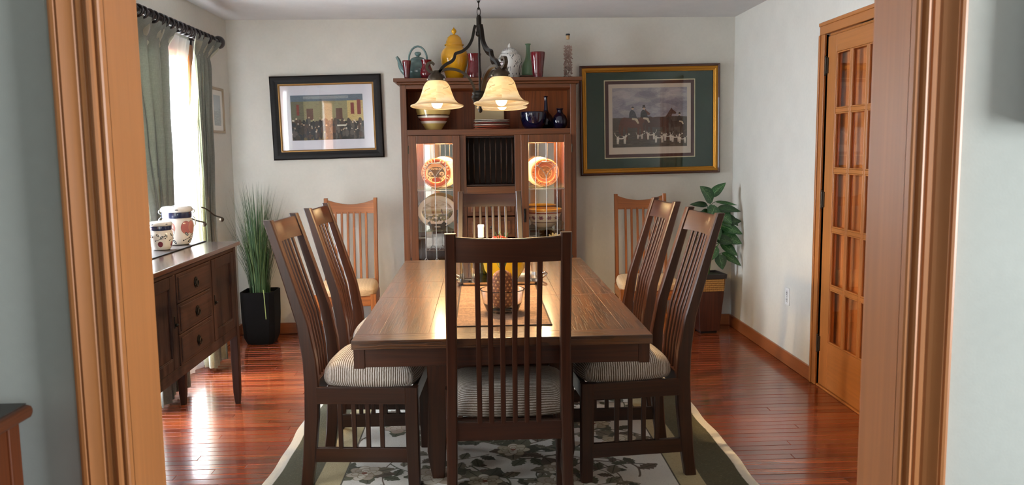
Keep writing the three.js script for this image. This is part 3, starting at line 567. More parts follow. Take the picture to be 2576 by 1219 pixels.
// a dish stood on edge, leaning back
function stood(name, geo, m, x, y, z, lean, label, category, group) {
  const o = solo(name, geo.rotateX(PI / 2), m, label, category, group); o.position.set(x, y, z); o.rotation.x = -lean; return o;
}
{
  const cheese = canvasTex(512, 512, (c, W) => {
    c.fillStyle = '#9c4a28'; c.fillRect(0, 0, W, W); c.translate(256, 256);
    c.fillStyle = '#f0cf9c'; c.beginPath(); c.arc(0, 0, 176, 0, 7); c.fill();
    c.strokeStyle = '#f3d9ae'; c.lineWidth = 8; c.beginPath(); c.arc(0, 0, 246, 0, 7); c.stroke();
    c.fillStyle = '#f7deb6'; c.font = 'bold 60px sans-serif'; c.textAlign = 'center'; c.textBaseline = 'middle';
    const s = 'CAMEMBERT EXTRA VA'; for (let i = 0; i < s.length; i++) { c.save(); c.rotate((-2.05 + i / (s.length - 1) * 4.1)); c.fillText(s[i], 0, -212); c.restore(); }
    c.fillStyle = '#4d4238'; c.beginPath(); c.moveTo(-150, 30); c.quadraticCurveTo(-150, -110, 0, -105); c.quadraticCurveTo(150, -110, 150, 30); c.quadraticCurveTo(90, 80, 0, 70); c.quadraticCurveTo(-90, 80, -150, 30); c.fill();
    c.fillStyle = '#e9d2ab'; c.font = 'bold 44px sans-serif'; c.fillText('OUTECAS', 0, -72);
    for (const x of [-95, 95]) { c.fillStyle = '#cbb898'; c.beginPath(); c.ellipse(x, 12, 42, 34, 0, 0, 7); c.fill(); c.fillStyle = '#7a6650'; c.beginPath(); c.arc(x, 14, 16, 0, 7); c.fill(); }
    for (let i = 0; i < 46; i++) { c.fillStyle = ['#5c4326', '#7a3520', '#46492c'][i % 3]; const a = rr(0.35, 2.79), r = rr(80, 165); c.save(); c.translate(Math.cos(a) * r, Math.sin(a) * r); c.rotate(rnd() * 6); c.beginPath(); c.ellipse(0, 0, rr(8, 17), rr(4, 9), 0, 0, 7); c.fill(); c.restore(); }
    c.fillStyle = '#8d3b27'; c.beginPath(); c.ellipse(0, 118, 78, 40, 0, 0, 7); c.fill();
  });
  const platter = canvasTex(512, 384, (c, W, H) => {
    c.fillStyle = '#ece6dc'; c.fillRect(0, 0, W, H);
    c.save(); c.beginPath(); c.ellipse(256, 192, 200, 128, 0, 0, 7); c.clip();
    c.fillStyle = '#d8cfc0'; c.fillRect(0, 60, W, 110); c.fillStyle = '#b9ad8a'; c.fillRect(0, 165, W, 60);
    for (let i = 0; i < 26; i++) { c.fillStyle = ['#b7a48d', '#c8bba6', '#a99a80'][i % 3]; c.beginPath(); c.ellipse(rr(60, 450), rr(95, 150), rr(18, 50), rr(6, 14), 0, 0, 7); c.fill(); }
    c.fillStyle = '#a58e5f'; c.fillRect(0, 185, W, 70);
    for (let i = 0; i < 120; i++) { c.fillStyle = ['#5f5c38', '#77713f', '#4c4a33', '#8a7c50'][i % 4]; const x = rr(40, 470); c.beginPath(); c.ellipse(x, 250 + rr(-22, 60) - (Math.abs(x - 256) > 150 ? 70 * rnd() : 0), rr(10, 24), rr(7, 15), rnd() * 3, 0, 7); c.fill(); }
    for (const [x, y] of [[200, 205], [310, 185], [322, 222]]) { c.fillStyle = '#5a3624'; c.beginPath(); c.ellipse(x, y, 11, 17, 0, 0, 7); c.fill(); c.fillStyle = '#7b4a30'; c.beginPath(); c.arc(x, y - 18, 7, 0, 7); c.fill(); }
    for (const x of [150, 180, 250]) { c.fillStyle = '#d9cdb7'; c.beginPath(); c.ellipse(x, 236, 17, 8, 0, 0, 7); c.fill(); }
    c.restore();
  });
  const copper = canvasTex(256, 256, (c, W) => { c.fillStyle = '#b9704a'; c.fillRect(0, 0, W, W); c.translate(128, 128); c.strokeStyle = '#e9c79b'; for (const r of [122, 92, 60]) { c.lineWidth = r === 122 ? 7 : 4; c.beginPath(); c.arc(0, 0, r, 0, 7); c.stroke(); } c.fillStyle = '#8f6136'; c.beginPath(); c.arc(0, 0, 56, 0, 7); c.fill(); for (let i = 0; i < 40; i++) { const a = rnd() * 6.3, r = rr(96, 118); c.fillStyle = i % 2 ? '#8c4a2c' : '#d8a376'; c.beginPath(); c.ellipse(Math.cos(a) * r, Math.sin(a) * r, 9, 5, a, 0, 7); c.fill(); } for (let i = 0; i < 30; i++) { c.fillStyle = i % 2 ? '#6f4a26' : '#c49a5c'; c.beginPath(); c.arc(rr(-45, 45), rr(-45, 45), rr(3, 8), 0, 7); c.fill(); } });
  const gl = (o) => M('#ffffff', { roughness: 0.14, clearcoat: 0.6, clearcoatRoughness: 0.08, ...o });
  // left compartment, upper glass shelf
  const yS = 1.1545, yL = 0.8405;
  stood('decorative_plate', faceUV(disc(0.112, 0.006), 0.112), gl({ map: cheese }), -0.335, yS + 0.113, -6.155, 0.16, 'round terracotta plate lettered around its rim, in the left glass door', 'plate');
  stood('dinner_plate', faceUV(disc(0.118, 0.006), 0.118), M('#efe3c8', { roughness: 0.2, clearcoat: 0.5 }), -0.285, yS + 0.118, -6.235, 0.18, 'plain cream plate standing behind the lettered terracotta plate', 'plate');
  const oval = disc(0.15, 0.007); oval.scale(1, 1, 0.80);
  stood('oval_platter', faceUV(oval, 0.15, 0.12), gl({ map: platter }), -0.333, yL + 0.135, -6.17, 0.15, 'large white oval platter painted with a landscape, in the left glass door', 'platter');
  const st = thing('plate_stand', 'black cut-out easel holding up the white oval platter', 'stand', [-0.333, yL, -6.135]);
  part('foot', shapeExtrude([[-0.075, 0.052], [-0.055, 0.066], [-0.05, 0.045], [0.03, 0.042], [0.052, 0.066], [0.058, 0.052], [0.078, 0.046], [0.06, 0.036], [0.052, 0.002], [0.046, 0.002], [0.02, 0.028], [-0.022, 0.028], [-0.048, 0.002], [-0.054, 0.002], [-0.06, 0.034]], 0.006, 0.001), mat.black, st);
  part('rest', [bx(0.012, 0.012, 0.05, -0.045, 0.02, -0.022), bx(0.012, 0.012, 0.05, 0.045, 0.02, -0.022), bx(0.1, 0.008, 0.008, 0, 0.005, -0.045)], mat.black, st);
  // right compartment
  stood('decorative_plate', faceUV(disc(0.106, 0.006), 0.106), gl({ map: copper }), 0.487, yS + 0.106, -6.155, 0.16, 'round copper-coloured ringed plate in the right glass door', 'plate');
  stood('dinner_plate', faceUV(disc(0.112, 0.006), 0.112), M('#efe3c8', { roughness: 0.2, clearcoat: 0.5 }), 0.452, yS + 0.112, -6.235, 0.18, 'plain cream plate standing behind the copper-coloured plate', 'plate');
  const band = canvasTex(1024, 256, (c, W, H) => { c.fillStyle = '#d9d0c0'; c.fillRect(0, 0, W, H); c.fillStyle = '#c98a2c'; c.fillRect(0, 0, W, 38); c.fillStyle = '#8a3b24'; c.fillRect(0, 38, W, 18); c.fillStyle = '#54363a'; c.fillRect(0, 172, W, 9); c.fillStyle = '#c9bca6'; c.fillRect(0, 181, W, 75); for (let i = 0; i < 12; i++) { const x = 42 + i * 85.3, y = 112; for (let k = 0; k < 6; k++) { c.fillStyle = '#6b3350'; c.beginPath(); c.ellipse(x + Math.cos(k * 1.05) * 16, y + Math.sin(k * 1.05) * 16, 12, 7, k * 1.05, 0, 7); c.fill(); } c.strokeStyle = '#57606f'; c.lineWidth = 4; c.beginPath(); c.moveTo(x + 28, y); c.lineTo(x + 58, y - 4); c.stroke(); } });
  band.flipY = true;
  const bowl = thing('serving_bowl', 'big painted bowl with yellow inside and purple flower band, in the right glass door', 'bowl', [0.478, yL, -6.19]);
  const outer = [[0.055, 0.001], [0.062, 0.004], [0.092, 0.03], [0.118, 0.07], [0.134, 0.115], [0.139, 0.142]];
  const og = lathe(outer, 64); { const p = og.attributes.position, uv = og.attributes.uv; for (let i = 0; i < p.count; i++) uv.setY(i, (p.getY(i)) / 0.142); }
  part('bowl_body', og, gl({ map: band, side: THREE.DoubleSide }), bowl);
  part('bowl_lining', lathe([[0.139, 0.142], [0.136, 0.145], [0.131, 0.140], [0.115, 0.07], [0.07, 0.02], [0.0001, 0.012]], 64), M('#d9a02b', { roughness: 0.2, clearcoat: 0.6, side: THREE.DoubleSide }), bowl, 'glazed yellow inside');
  const rb = solo('mixing_bowl', lathe([[0.0001, 0], [0.05, 0.0], [0.06, 0.006], [0.10, 0.05], [0.125, 0.105], [0.128, 0.12], [0.121, 0.118], [0.09, 0.045], [0.0001, 0.012]], 48), M('#5d1f18', { roughness: 0.18, clearcoat: 0.6 }), 'dark red glazed bowl below the yellow-lined bowl', 'bowl'); rb.position.set(0.47, 0.5225, -6.23);
  const sf = thing('silk_sunflower', 'cream sunflower behind the lower right leaded glass', 'flower', [0.545, 0.5225, -6.085]);
  part('stem', tube([[0, 0, 0], [0.004, 0.12, 0], [0, 0.22, 0.0]], 0.004, 12, 6), M('#4f5a2c', { roughness: 0.8 }), sf);
  for (let i = 0; i < 14; i++) { const a = i / 14 * 2 * PI, g = new THREE.SphereGeometry(1, 10, 6).scale(0.026, 0.010, 0.004).translate(0.04, 0, 0.004).rotateZ(a).translate(0, 0.225, 0.012); part('petal', g, M('#e0c890', { roughness: 0.7 }), sf); }
  part('flower_head', new THREE.SphereGeometry(1, 14, 8).scale(0.024, 0.024, 0.01).translate(0, 0.225, 0.016), M('#5a3a20', { roughness: 0.9 }), sf);
}
// ------------------------------------------------------------------ open shelf
{
  const y = 1.5785, ceram = (c) => M(c, { roughness: 0.18, clearcoat: 0.6, clearcoatRoughness: 0.08, side: THREE.DoubleSide });
  const b = thing('yellow_ware_bowl', 'banded yellow-ware bowl on the open shelf, left end', 'bowl', [-0.345, y, -6.16]);
  const pr = smoothProfile([[0.05, 0], [0.056, 0.006], [0.082, 0.045], [0.112, 0.095], [0.128, 0.14], [0.134, 0.175]], 24);
  part('bowl_body', lathe([...pr, [0.128, 0.175], [0.120, 0.13], [0.075, 0.045], [0.0001, 0.02]], 48), ceram('#cbb069'), b);
  const rAt = (q) => { for (let i = 0; i + 1 < pr.length; i++) if (q <= pr[i + 1][1]) return lerp(pr[i][0], pr[i + 1][0], (q - pr[i][1]) / (pr[i + 1][1] - pr[i][1])); return pr.at(-1)[0]; };
  const strip = (t0, t1, c) => part('painted_band', lathe([0, 0.33, 0.67, 1].map((t) => [rAt(lerp(t0, t1, t)) + 0.0009, lerp(t0, t1, t)]), 48), ceram(c), b);
  strip(0.055, 0.072, '#e4dccb'); strip(0.073, 0.095, '#9b4436'); strip(0.096, 0.11, '#e4dccb'); strip(0.111, 0.118, '#3a2218');
  part('foot_ring', lathe([[0.044, 0], [0.053, 0], [0.053, 0.007], [0.044, 0.007]], 32), ceram('#c9a95a'), b);
  const st = [['#a8563f', 0.138, 0.016], ['#b8624a', 0.139, 0.015], ['#d9cbb8', 0.136, 0.012], ['#8e3f38', 0.137, 0.012], ['#e2d9cb', 0.136, 0.012], ['#d8cdbd', 0.136, 0.011]];
  let yy = y; const names = ['lowest brick-red plate of the stack on the open shelf', 'second brick-red plate from the bottom of the shelf stack', 'third plate from the bottom, pale, in the shelf stack', 'dark red plate in the middle of the shelf stack', 'off-white plate, second from the top of the shelf stack', 'topmost off-white plate of the shelf stack'];
  st.forEach(([c, R, t], i) => { const p = solo('stacked_plate', lathe([[0.0001, 0], [R * 0.6, 0], [R * 0.94, t * 0.55], [R, t * 0.75], [R, t * 0.98], [R * 0.92, t * 0.86], [R * 0.6, t * 0.5], [0.0001, t * 0.5]], 44), ceram(c), names[i], 'plate', 'plates stacked on the open shelf'); p.position.set(0.087, yy, -6.15); yy += t; });
  const bp = thing('recipe_board', 'plain cream upright board behind the stacked plates', 'board', [0.075, y, -6.33], 0); part('board_panel', bx(0.225, 0.25, 0.012, 0, 0.126, 0, 0.004).rotateX(-0.06).translate(0, 0.0005, 0), M('#d9c79b', { roughness: 0.6 }), bp); part('board_edge', [bx(0.235, 0.01, 0.018, 0, 0.006, 0.002), bx(0.235, 0.01, 0.016, 0, 0.249, -0.015)], mat.hutchIn, bp);
  const blue = M('#0c1030', { roughness: 0.05, clearcoat: 0.8, clearcoatRoughness: 0.03, transmission: 0.35, ior: 1.5, thickness: 0.02, attenuationColor: new THREE.Color('#101a6a'), attenuationDistance: 0.02 });
  const v = (x, z, pts, label, name = 'cobalt_vase') => { const o = solo(name, lathe(smoothProfile(pts, 48), 40), blue, label, 'vase'); o.position.set(x, y, z); };
  v(0.40, -6.13, [[0.0001, 0.001], [0.05, 0.001], [0.078, 0.03], [0.098, 0.09], [0.10, 0.13], [0.094, 0.132], [0.07, 0.04], [0.0001, 0.014]], 'wide cobalt-blue glass bowl on the open shelf', 'cobalt_bowl');
  v(0.505, -6.275, [[0.0001, 0.001], [0.045, 0.001], [0.062, 0.03], [0.062, 0.07], [0.045, 0.11], [0.02, 0.14], [0.014, 0.19], [0.014, 0.25], [0.02, 0.256], [0.01, 0.25], [0.008, 0.18], [0.0001, 0.14]], 'long-necked cobalt-blue bottle behind the blue bowl on the open shelf', 'cobalt_bottle');
  v(0.597, -6.13, [[0.0001, 0.001], [0.03, 0.001], [0.05, 0.03], [0.056, 0.065], [0.045, 0.10], [0.024, 0.122], [0.020, 0.14], [0.027, 0.155], [0.022, 0.154], [0.015, 0.138], [0.0001, 0.12]], 'small round cobalt-blue vase at the right end of the open shelf');
}
// ------------------------------------------------------------------ on top of the hutch
{
  const y = HTOP + 0.0008, glaze = (c, o = {}) => M(c, { roughness: 0.16, clearcoat: 0.7, clearcoatRoughness: 0.06, side: THREE.DoubleSide, ...o });
  const teal = glaze('#6f8f8c', { map: dataTex(128, 128, (u, v) => 0.72 + 0.28 * pn(u * 10, v * 10, 10, 10, 77), true) });
  const tp = thing('teapot', 'teal glazed teapot with overhead handle on top of the hutch', 'teapot', [-0.452, y, -6.19]);
  part('pot_body', lathe(smoothProfile([[0.0001, 0], [0.052, 0], [0.06, 0.006], [0.092, 0.045], [0.096, 0.075], [0.078, 0.12], [0.058, 0.142], [0.054, 0.15]], 36), 44), teal, tp);
  part('spout', (() => { const c = new THREE.CatmullRomCurve3([V3(-0.075, 0.05, 0), V3(-0.11, 0.075, 0), V3(-0.132, 0.11, 0), V3(-0.142, 0.15, 0), V3(-0.158, 0.176, 0)]); const rad = [0.032, 0.024, 0.017, 0.013, 0.010], R = []; for (let i = 0; i <= 20; i++) { const t = i / 20, p = c.getPoint(t), T = c.getTangent(t), N = V3(-T.y, T.x, 0), q = t * 4, k = Math.min(3, Math.floor(q)), r = lerp(rad[k], rad[k + 1], q - k), ring = []; for (let a = 0; a < 14; a++) { const th = -a / 14 * 2 * PI; ring.push([p.x + N.x * Math.cos(th) * r, p.y + N.y * Math.cos(th) * r, p.z + Math.sin(th) * r]); } R.push(ring); } return loft(R, 1.2); })(), teal, tp);
  part('handle', tube([[-0.068, 0.125, 0], [-0.062, 0.19, 0], [-0.035, 0.235, 0], [0, 0.25, 0], [0.035, 0.235, 0], [0.062, 0.19, 0], [0.068, 0.125, 0]], 0.0075, 30, 10), teal, tp);
  const lid = part('lid', lathe(smoothProfile([[0.058, 0.15], [0.054, 0.158], [0.035, 0.170], [0.016, 0.174]], 16), 36), teal, tp); part('lid_knob', lathe(smoothProfile([[0.012, 0.17], [0.013, 0.18], [0.024, 0.192], [0.024, 0.203], [0.012, 0.21], [0.0001, 0.21]], 16), 24), teal, lid);
  const ruby = glaze('#6d0f1b', { transmission: 0.25, roughness: 0.08 });
  const cup = (pts, x, z, label, name, cat) => { const o = solo(name, lathe(smoothProfile(pts, 30), 36), ruby, label, cat); o.position.set(x, y, z); };
  cup([[0.0001, 0.006], [0.017, 0.006], [0.020, 0.02], [0.026, 0.075], [0.033, 0.132], [0.031, 0.132], [0.024, 0.075], [0.016, 0.03], [0.0001, 0.026]].map(([r, h]) => [r, h]), -0.525, -6.055, 'small ruby-red tapered glass in front of the teapot spout', 'ruby_glass', 'glass');
  cup([[0.0001, 0.001], [0.034, 0.001], [0.046, 0.03], [0.044, 0.065], [0.032, 0.095], [0.034, 0.118], [0.041, 0.135], [0.038, 0.134], [0.028, 0.10], [0.040, 0.05], [0.0001, 0.01]], -0.383, -6.05, 'small ruby-red waisted vase in front of the teapot', 'ruby_vase', 'vase');
  cup([[0.0001, 0.001], [0.05, 0.001], [0.054, 0.02], [0.054, 0.055], [0.045, 0.10], [0.042, 0.13], [0.05, 0.17], [0.055, 0.185], [0.051, 0.184], [0.039, 0.13], [0.05, 0.06], [0.0001, 0.012]], -0.035, -6.12, 'tall ruby-red hurricane vase beside the yellow ginger jar', 'ruby_vase', 'vase');
  cup([[0.0001, 0.001], [0.034, 0.001], [0.036, 0.012], [0.046, 0.10], [0.054, 0.188], [0.051, 0.188], [0.043, 0.10], [0.033, 0.016], [0.0001, 0.012]], 0.432, -6.08, 'ruby-red flared tumbler on top of the hutch, right of the green bottle', 'ruby_glass', 'glass');
  const yl = glaze('#dca012'), j = thing('ginger_jar', 'large plain yellow lidded ginger jar on top of the hutch', 'jar', [-0.182, y, -6.2]);
  part('jar_body', lathe(smoothProfile([[0.0001, 0], [0.056, 0], [0.062, 0.01], [0.078, 0.06], [0.098, 0.12], [0.104, 0.17], [0.092, 0.215], [0.068, 0.243], [0.062, 0.262]], 40), 48), yl, j);
  const l2 = part('lid', lathe([[0.071, 0.256], [0.073, 0.262], [0.064, 0.268], [0.060, 0.285], [0.050, 0.312], [0.03, 0.33], [0.012, 0.336]], 44), yl, j); part('finial', lathe(smoothProfile([[0.01, 0.335], [0.009, 0.34], [0.019, 0.356], [0.016, 0.37], [0.004, 0.382], [0.0001, 0.392]], 20), 24), yl, l2);
  const blob = canvasTex(512, 256, (c, W, H) => { c.fillStyle = '#d9dad4'; c.fillRect(0, 0, W, H); for (let i = 0; i < 260; i++) { c.fillStyle = ['#2e3338', '#4a545c', '#3b463f', '#7f8a8c'][i % 4]; c.save(); c.translate(rnd() * W, rr(20, 250)); c.rotate(rr(-0.6, 0.6)); c.fillRect(-2, -rr(3, 9), rr(2, 5), rr(5, 16)); c.restore(); } for (const x of [80, 250, 420]) { c.fillStyle = '#d9cfd0'; c.beginPath(); c.arc(x, 120, 36, 0, 7); c.fill(); c.strokeStyle = '#3a2c2a'; c.lineWidth = 7; c.stroke(); for (let i = 0; i < 9; i++) { c.fillStyle = ['#9c7d8a', '#6b7f6c', '#b59aa2'][i % 3]; c.beginPath(); c.arc(x + rr(-20, 20), 120 + rr(-20, 20), rr(3, 8), 0, 7); c.fill(); } } });
  const wj = thing('ginger_jar', 'white ginger jar with black script pattern on top of the hutch', 'jar', [0.230, y, -6.2], 0.4), wm = glaze('#ffffff', { map: blob });
  const wb = lathe(smoothProfile([[0.0001, 0], [0.058, 0], [0.064, 0.008], [0.078, 0.05], [0.09, 0.10], [0.092, 0.135], [0.08, 0.178], [0.06, 0.196]], 36), 48); part('jar_body', wb, wm, wj);
  const l3 = part('lid', lathe(smoothProfile([[0.064, 0.194], [0.064, 0.2], [0.05, 0.22], [0.028, 0.234], [0.010, 0.238]], 20), 40), wm, wj); part('finial', lathe(smoothProfile([[0.01, 0.237], [0.013, 0.245], [0.009, 0.258], [0.0001, 0.27]], 14), 20), glaze('#e8e6de'), l3);
  const sg = M('#b4d2b4', { roughness: 0.2, transmission: 0.75, ior: 1.45, side: THREE.DoubleSide });
  const bx1 = thing('small_wooden_box', 'small dark wooden box under the pale green bottle on the hutch', 'box', [0.378, y, -6.305]); part('box_body', bounds(-0.065, 0.065, 0, 0.028, -0.055, 0.055, 0.003), mat.hutch, bx1); part('lid', bounds(-0.068, 0.068, 0.0285, 0.038, -0.058, 0.058, 0.003), mat.hutch, bx1);
  const gb = solo('glass_bottle', lathe(smoothProfile([[0.0001, 0.001], [0.045, 0.001], [0.05, 0.03], [0.046, 0.08], [0.026, 0.12], [0.018, 0.155], [0.016, 0.225], [0.024, 0.238], [0.020, 0.238], [0.013, 0.22], [0.015, 0.155], [0.0001, 0.10]], 40), 36), sg, 'pale green frosted glass bottle standing on the small wooden box', 'bottle'); gb.position.set(0.375, y + 0.0385, -6.305);
  const sb = thing('shell_bottle', 'tall square clear bottle filled with small shells at the right end of the hutch top', 'bottle', [0.665, y, -6.17]);
  part('bottle_glass', loft([[0, 0.034], [0.006, 0.037], [0.25, 0.037], [0.262, 0.030], [0.27, 0.016], [0.30, 0.014]].map(([h, r]) => rectRing(-r, r, -r, r, h, r * 0.25)), 0.5, true), M('#ffffff', { roughness: 0.03, transmission: 1, ior: 1.2 }), sb);
  const shells = []; for (let i = 0; i < 460; i++) { const s = rr(0.0038, 0.0072); shells.push(new THREE.IcosahedronGeometry(s, 0).scale(1, rr(0.5, 0.9), rr(0.7, 1)).rotateX(rnd() * 6).rotateZ(rnd() * 6).translate(rr(-0.03, 0.03), rr(0.006, 0.246), rr(-0.03, 0.03))); }
  const sh = part('shell_filling', shells, M('#a88f84', { roughness: 0.35 }), sb); sh.userData.kind = 'stuff';
  part('cork', lathe([[0.0001, 0.29], [0.012, 0.29], [0.013, 0.318], [0.0001, 0.318]], 20), M('#b59468', { roughness: 0.9 }), sb); part('cap', cyl(0.016, 0.016, 0.012, 0, 0.324, 0, 20), mat.black, sb);
}

// ================================================================== CHANDELIER
{
  const cx = 0.003, cz = -3.9;
  const ch = thing('chandelier', 'three-light wrought iron chandelier with alabaster bell shades over the table', 'chandelier', [cx, 1.60, cz]);
  const Y = (y) => y - 1.60, iron = mat.iron, br = mat.bronze;
  part('ceiling_canopy', lathe([[0.0001, Y(2.405)], [0.02, Y(2.405)], [0.05, Y(2.418)], [0.062, Y(2.4395)], [0.0001, Y(2.4395)]], 28), br, ch);
  const chain = []; for (let i = 0; i < 11; i++) { const y = Y(2.072 + i * 0.0315), l = new THREE.TorusGeometry(0.0125, 0.0026, 6, 14).scale(0.62, 1.55, 1); if (i % 2) l.rotateY(PI / 2); chain.push(l.translate(0, y, 0)); }
  chain.forEach((g) => part('chain_link', g, iron, ch));
  part('stem', [cyl(0.010, 0.010, 0.07, 0, Y(2.02), 0, 14), lathe([[0.0001, Y(2.06)], [0.007, Y(2.057)], [0.012, Y(2.045)], [0.012, Y(1.985)], [0.016, Y(1.978)], [0.016, Y(1.966)], [0.008, Y(1.96)], [0.0001, Y(1.96)]], 18)], iron, ch);
  part('centre_rod', cyl(0.0055, 0.0055, 0.30, 0, Y(1.825), 0, 10), iron, ch);
  part('hub', lathe([[0.0001, Y(1.71)], [0.022, Y(1.71)], [0.036, Y(1.704)], [0.038, Y(1.698)], [0.034, Y(1.692)], [0.040, Y(1.684)], [0.040, Y(1.676)], [0.030, Y(1.655)], [0.010, Y(1.640)], [0.006, Y(1.634)], [0.011, Y(1.622)], [0.008, Y(1.611)], [0.0001, Y(1.606)]], 30), iron, ch);
  const R = 0.203;
  const alab = canvasTex(512, 256, (c, W, H) => { c.fillStyle = '#f6e6c2'; c.fillRect(0, 0, W, H); for (let i = 0; i < 60; i++) { c.strokeStyle = ['rgba(206,160,96,0.20)', 'rgba(255,248,226,0.35)', 'rgba(222,184,124,0.18)'][i % 3]; c.lineWidth = rr(6, 26); c.beginPath(); let x = rnd() * W, y = rnd() * H; c.moveTo(x, y); for (let k = 0; k < 5; k++) { x += rr(-70, 70); y += rr(-30, 30); c.lineTo(x, y); } c.stroke(); } c.strokeStyle = 'rgba(120,86,44,0.85)'; c.lineWidth = 2.2; for (let i = 0; i < 5; i++) { let x = 40 + i * 100, y = rr(110, 170); c.beginPath(); c.moveTo(x, y); for (let k = 0; k < 3; k++) { x += rr(4, 20); y += rr(-9, 11); c.lineTo(x, y); } c.stroke(); } });
  const shadeMat = M('#ffffff', { map: alab, roughness: 1, transmission: 0.42, ior: 1.3, side: THREE.DoubleSide, specularIntensity: 0.2 });
  const prof = smoothProfile([[0.034, Y(1.757)], [0.046, Y(1.753)], [0.060, Y(1.735)], [0.072, Y(1.700)], [0.086, Y(1.668)], [0.106, Y(1.648)], [0.122, Y(1.640)]], 34);
  const warm = new THREE.Color().setRGB(1, 0.68, 0.33);
  for (const [k, deg] of [180, 62, -58].entries()) {
    const a = deg * D2R, ux = Math.cos(a), uz = Math.sin(a), P = (r, y) => [r * ux, Y(y), r * uz];
    const side = [-uz, 0, ux];
    // flat forged bar: S-curved upper scroll from the stem, notch, and down to the cup
    const strip = (pts, w, t, n = 40) => { const c = new THREE.CatmullRomCurve3(pts.map(([r, y]) => V3(r * ux, Y(y), r * uz)), false, 'centripetal'), S = V3(...side).multiplyScalar(w / 2), rings = []; for (let i = 0; i <= n; i++) { const p = c.getPoint(i / n), T = c.getTangent(i / n), N = V3(...side).cross(T).normalize().multiplyScalar(t / 2); rings.push([p.clone().add(S).add(N), p.clone().add(S).sub(N), p.clone().sub(S).sub(N), p.clone().sub(S).add(N)].map((v) => v.toArray())); } return loft(rings, 0.7); };
    const up = strip([[0.016, 2.012], [0.022, 1.995], [0.026, 1.975], [0.034, 1.945], [0.052, 1.915], [0.080, 1.893], [0.108, 1.884], [0.113, 1.880], [0.118, 1.862], [0.130, 1.848], [0.155, 1.835], [0.178, 1.815], [0.192, 1.79]], 0.017, 0.013, 60);
    const arm = part('upper_scroll', [up, bx(0.012, 0.012, 0.012, 0.022 * ux, Y(1.985), 0.022 * uz)], iron, ch);
    const low = strip([[0.024, 1.70], [0.030, 1.73], [0.055, 1.775], [0.10, 1.805], [0.15, 1.812], [0.195, 1.800], [0.232, 1.800], [0.247, 1.818], [0.240, 1.838], [0.224, 1.842], [0.213, 1.832]], 0.017, 0.012, 60);
    part('lower_arm', low, br, ch);
    const cup = part('shade_cup', lathe([[0.0001, Y(1.806)], [0.010, Y(1.806)], [0.016, Y(1.796)], [0.036, Y(1.782)], [0.041, Y(1.772)], [0.041, Y(1.754)], [0.036, Y(1.754)]], 30).translate(R * ux, 0, R * uz), br, ch);
    part('thumb_screw', [0, 2.1, 4.2].map((q) => ball(0.005, R * ux + Math.cos(q + 0.6) * 0.044, Y(1.763), R * uz + Math.sin(q + 0.6) * 0.044, 8)), mat.lead, cup);
    const hang = (g) => g.translate(0, -Y(1.757), 0).rotateX(-0.075).translate(R * ux, Y(1.757), R * uz);
    const rim = new THREE.TorusGeometry(0.122, 0.0028, 8, 64).rotateX(PI / 2).translate(0, Y(1.640), 0);
    part('bell_shade', [lathe(prof, 56), rim].map(hang), shadeMat, ch, 'glowing alabaster glass shade');
    const bulb = part('light_bulb', lathe(smoothProfile([[0.0001, Y(1.628)], [0.016, Y(1.632)], [0.026, Y(1.650)], [0.026, Y(1.668)], [0.016, Y(1.695)], [0.013, Y(1.72)], [0.0001, Y(1.722)]], 24), 24).translate(0, -Y(1.757), 0).rotateX(-0.075).translate(R * ux, Y(1.757), R * uz), M('#fff4da', { emissive: new THREE.Color('#ffe6b0'), emissiveIntensity: 6 }), ch);
    const glow = new THREE.PointLight(new THREE.Color().setRGB(1, 0.80, 0.52), 0.05); glow.position.set(cx + R * ux, 1.672, cz + R * uz); glow.castShadow = true; glow.shadow.radius = 1.1; scene.add(glow);
    const spot = new THREE.SpotLight(warm, 4.2, 0, 85 * D2R, 0.5, 2); spot.position.set(cx + R * ux, 1.636, cz + R * uz); spot.target.position.set(cx + R * ux, 0, cz + R * uz); spot.castShadow = true; spot.shadow.radius = 1.2; scene.add(spot, spot.target);
  }
}

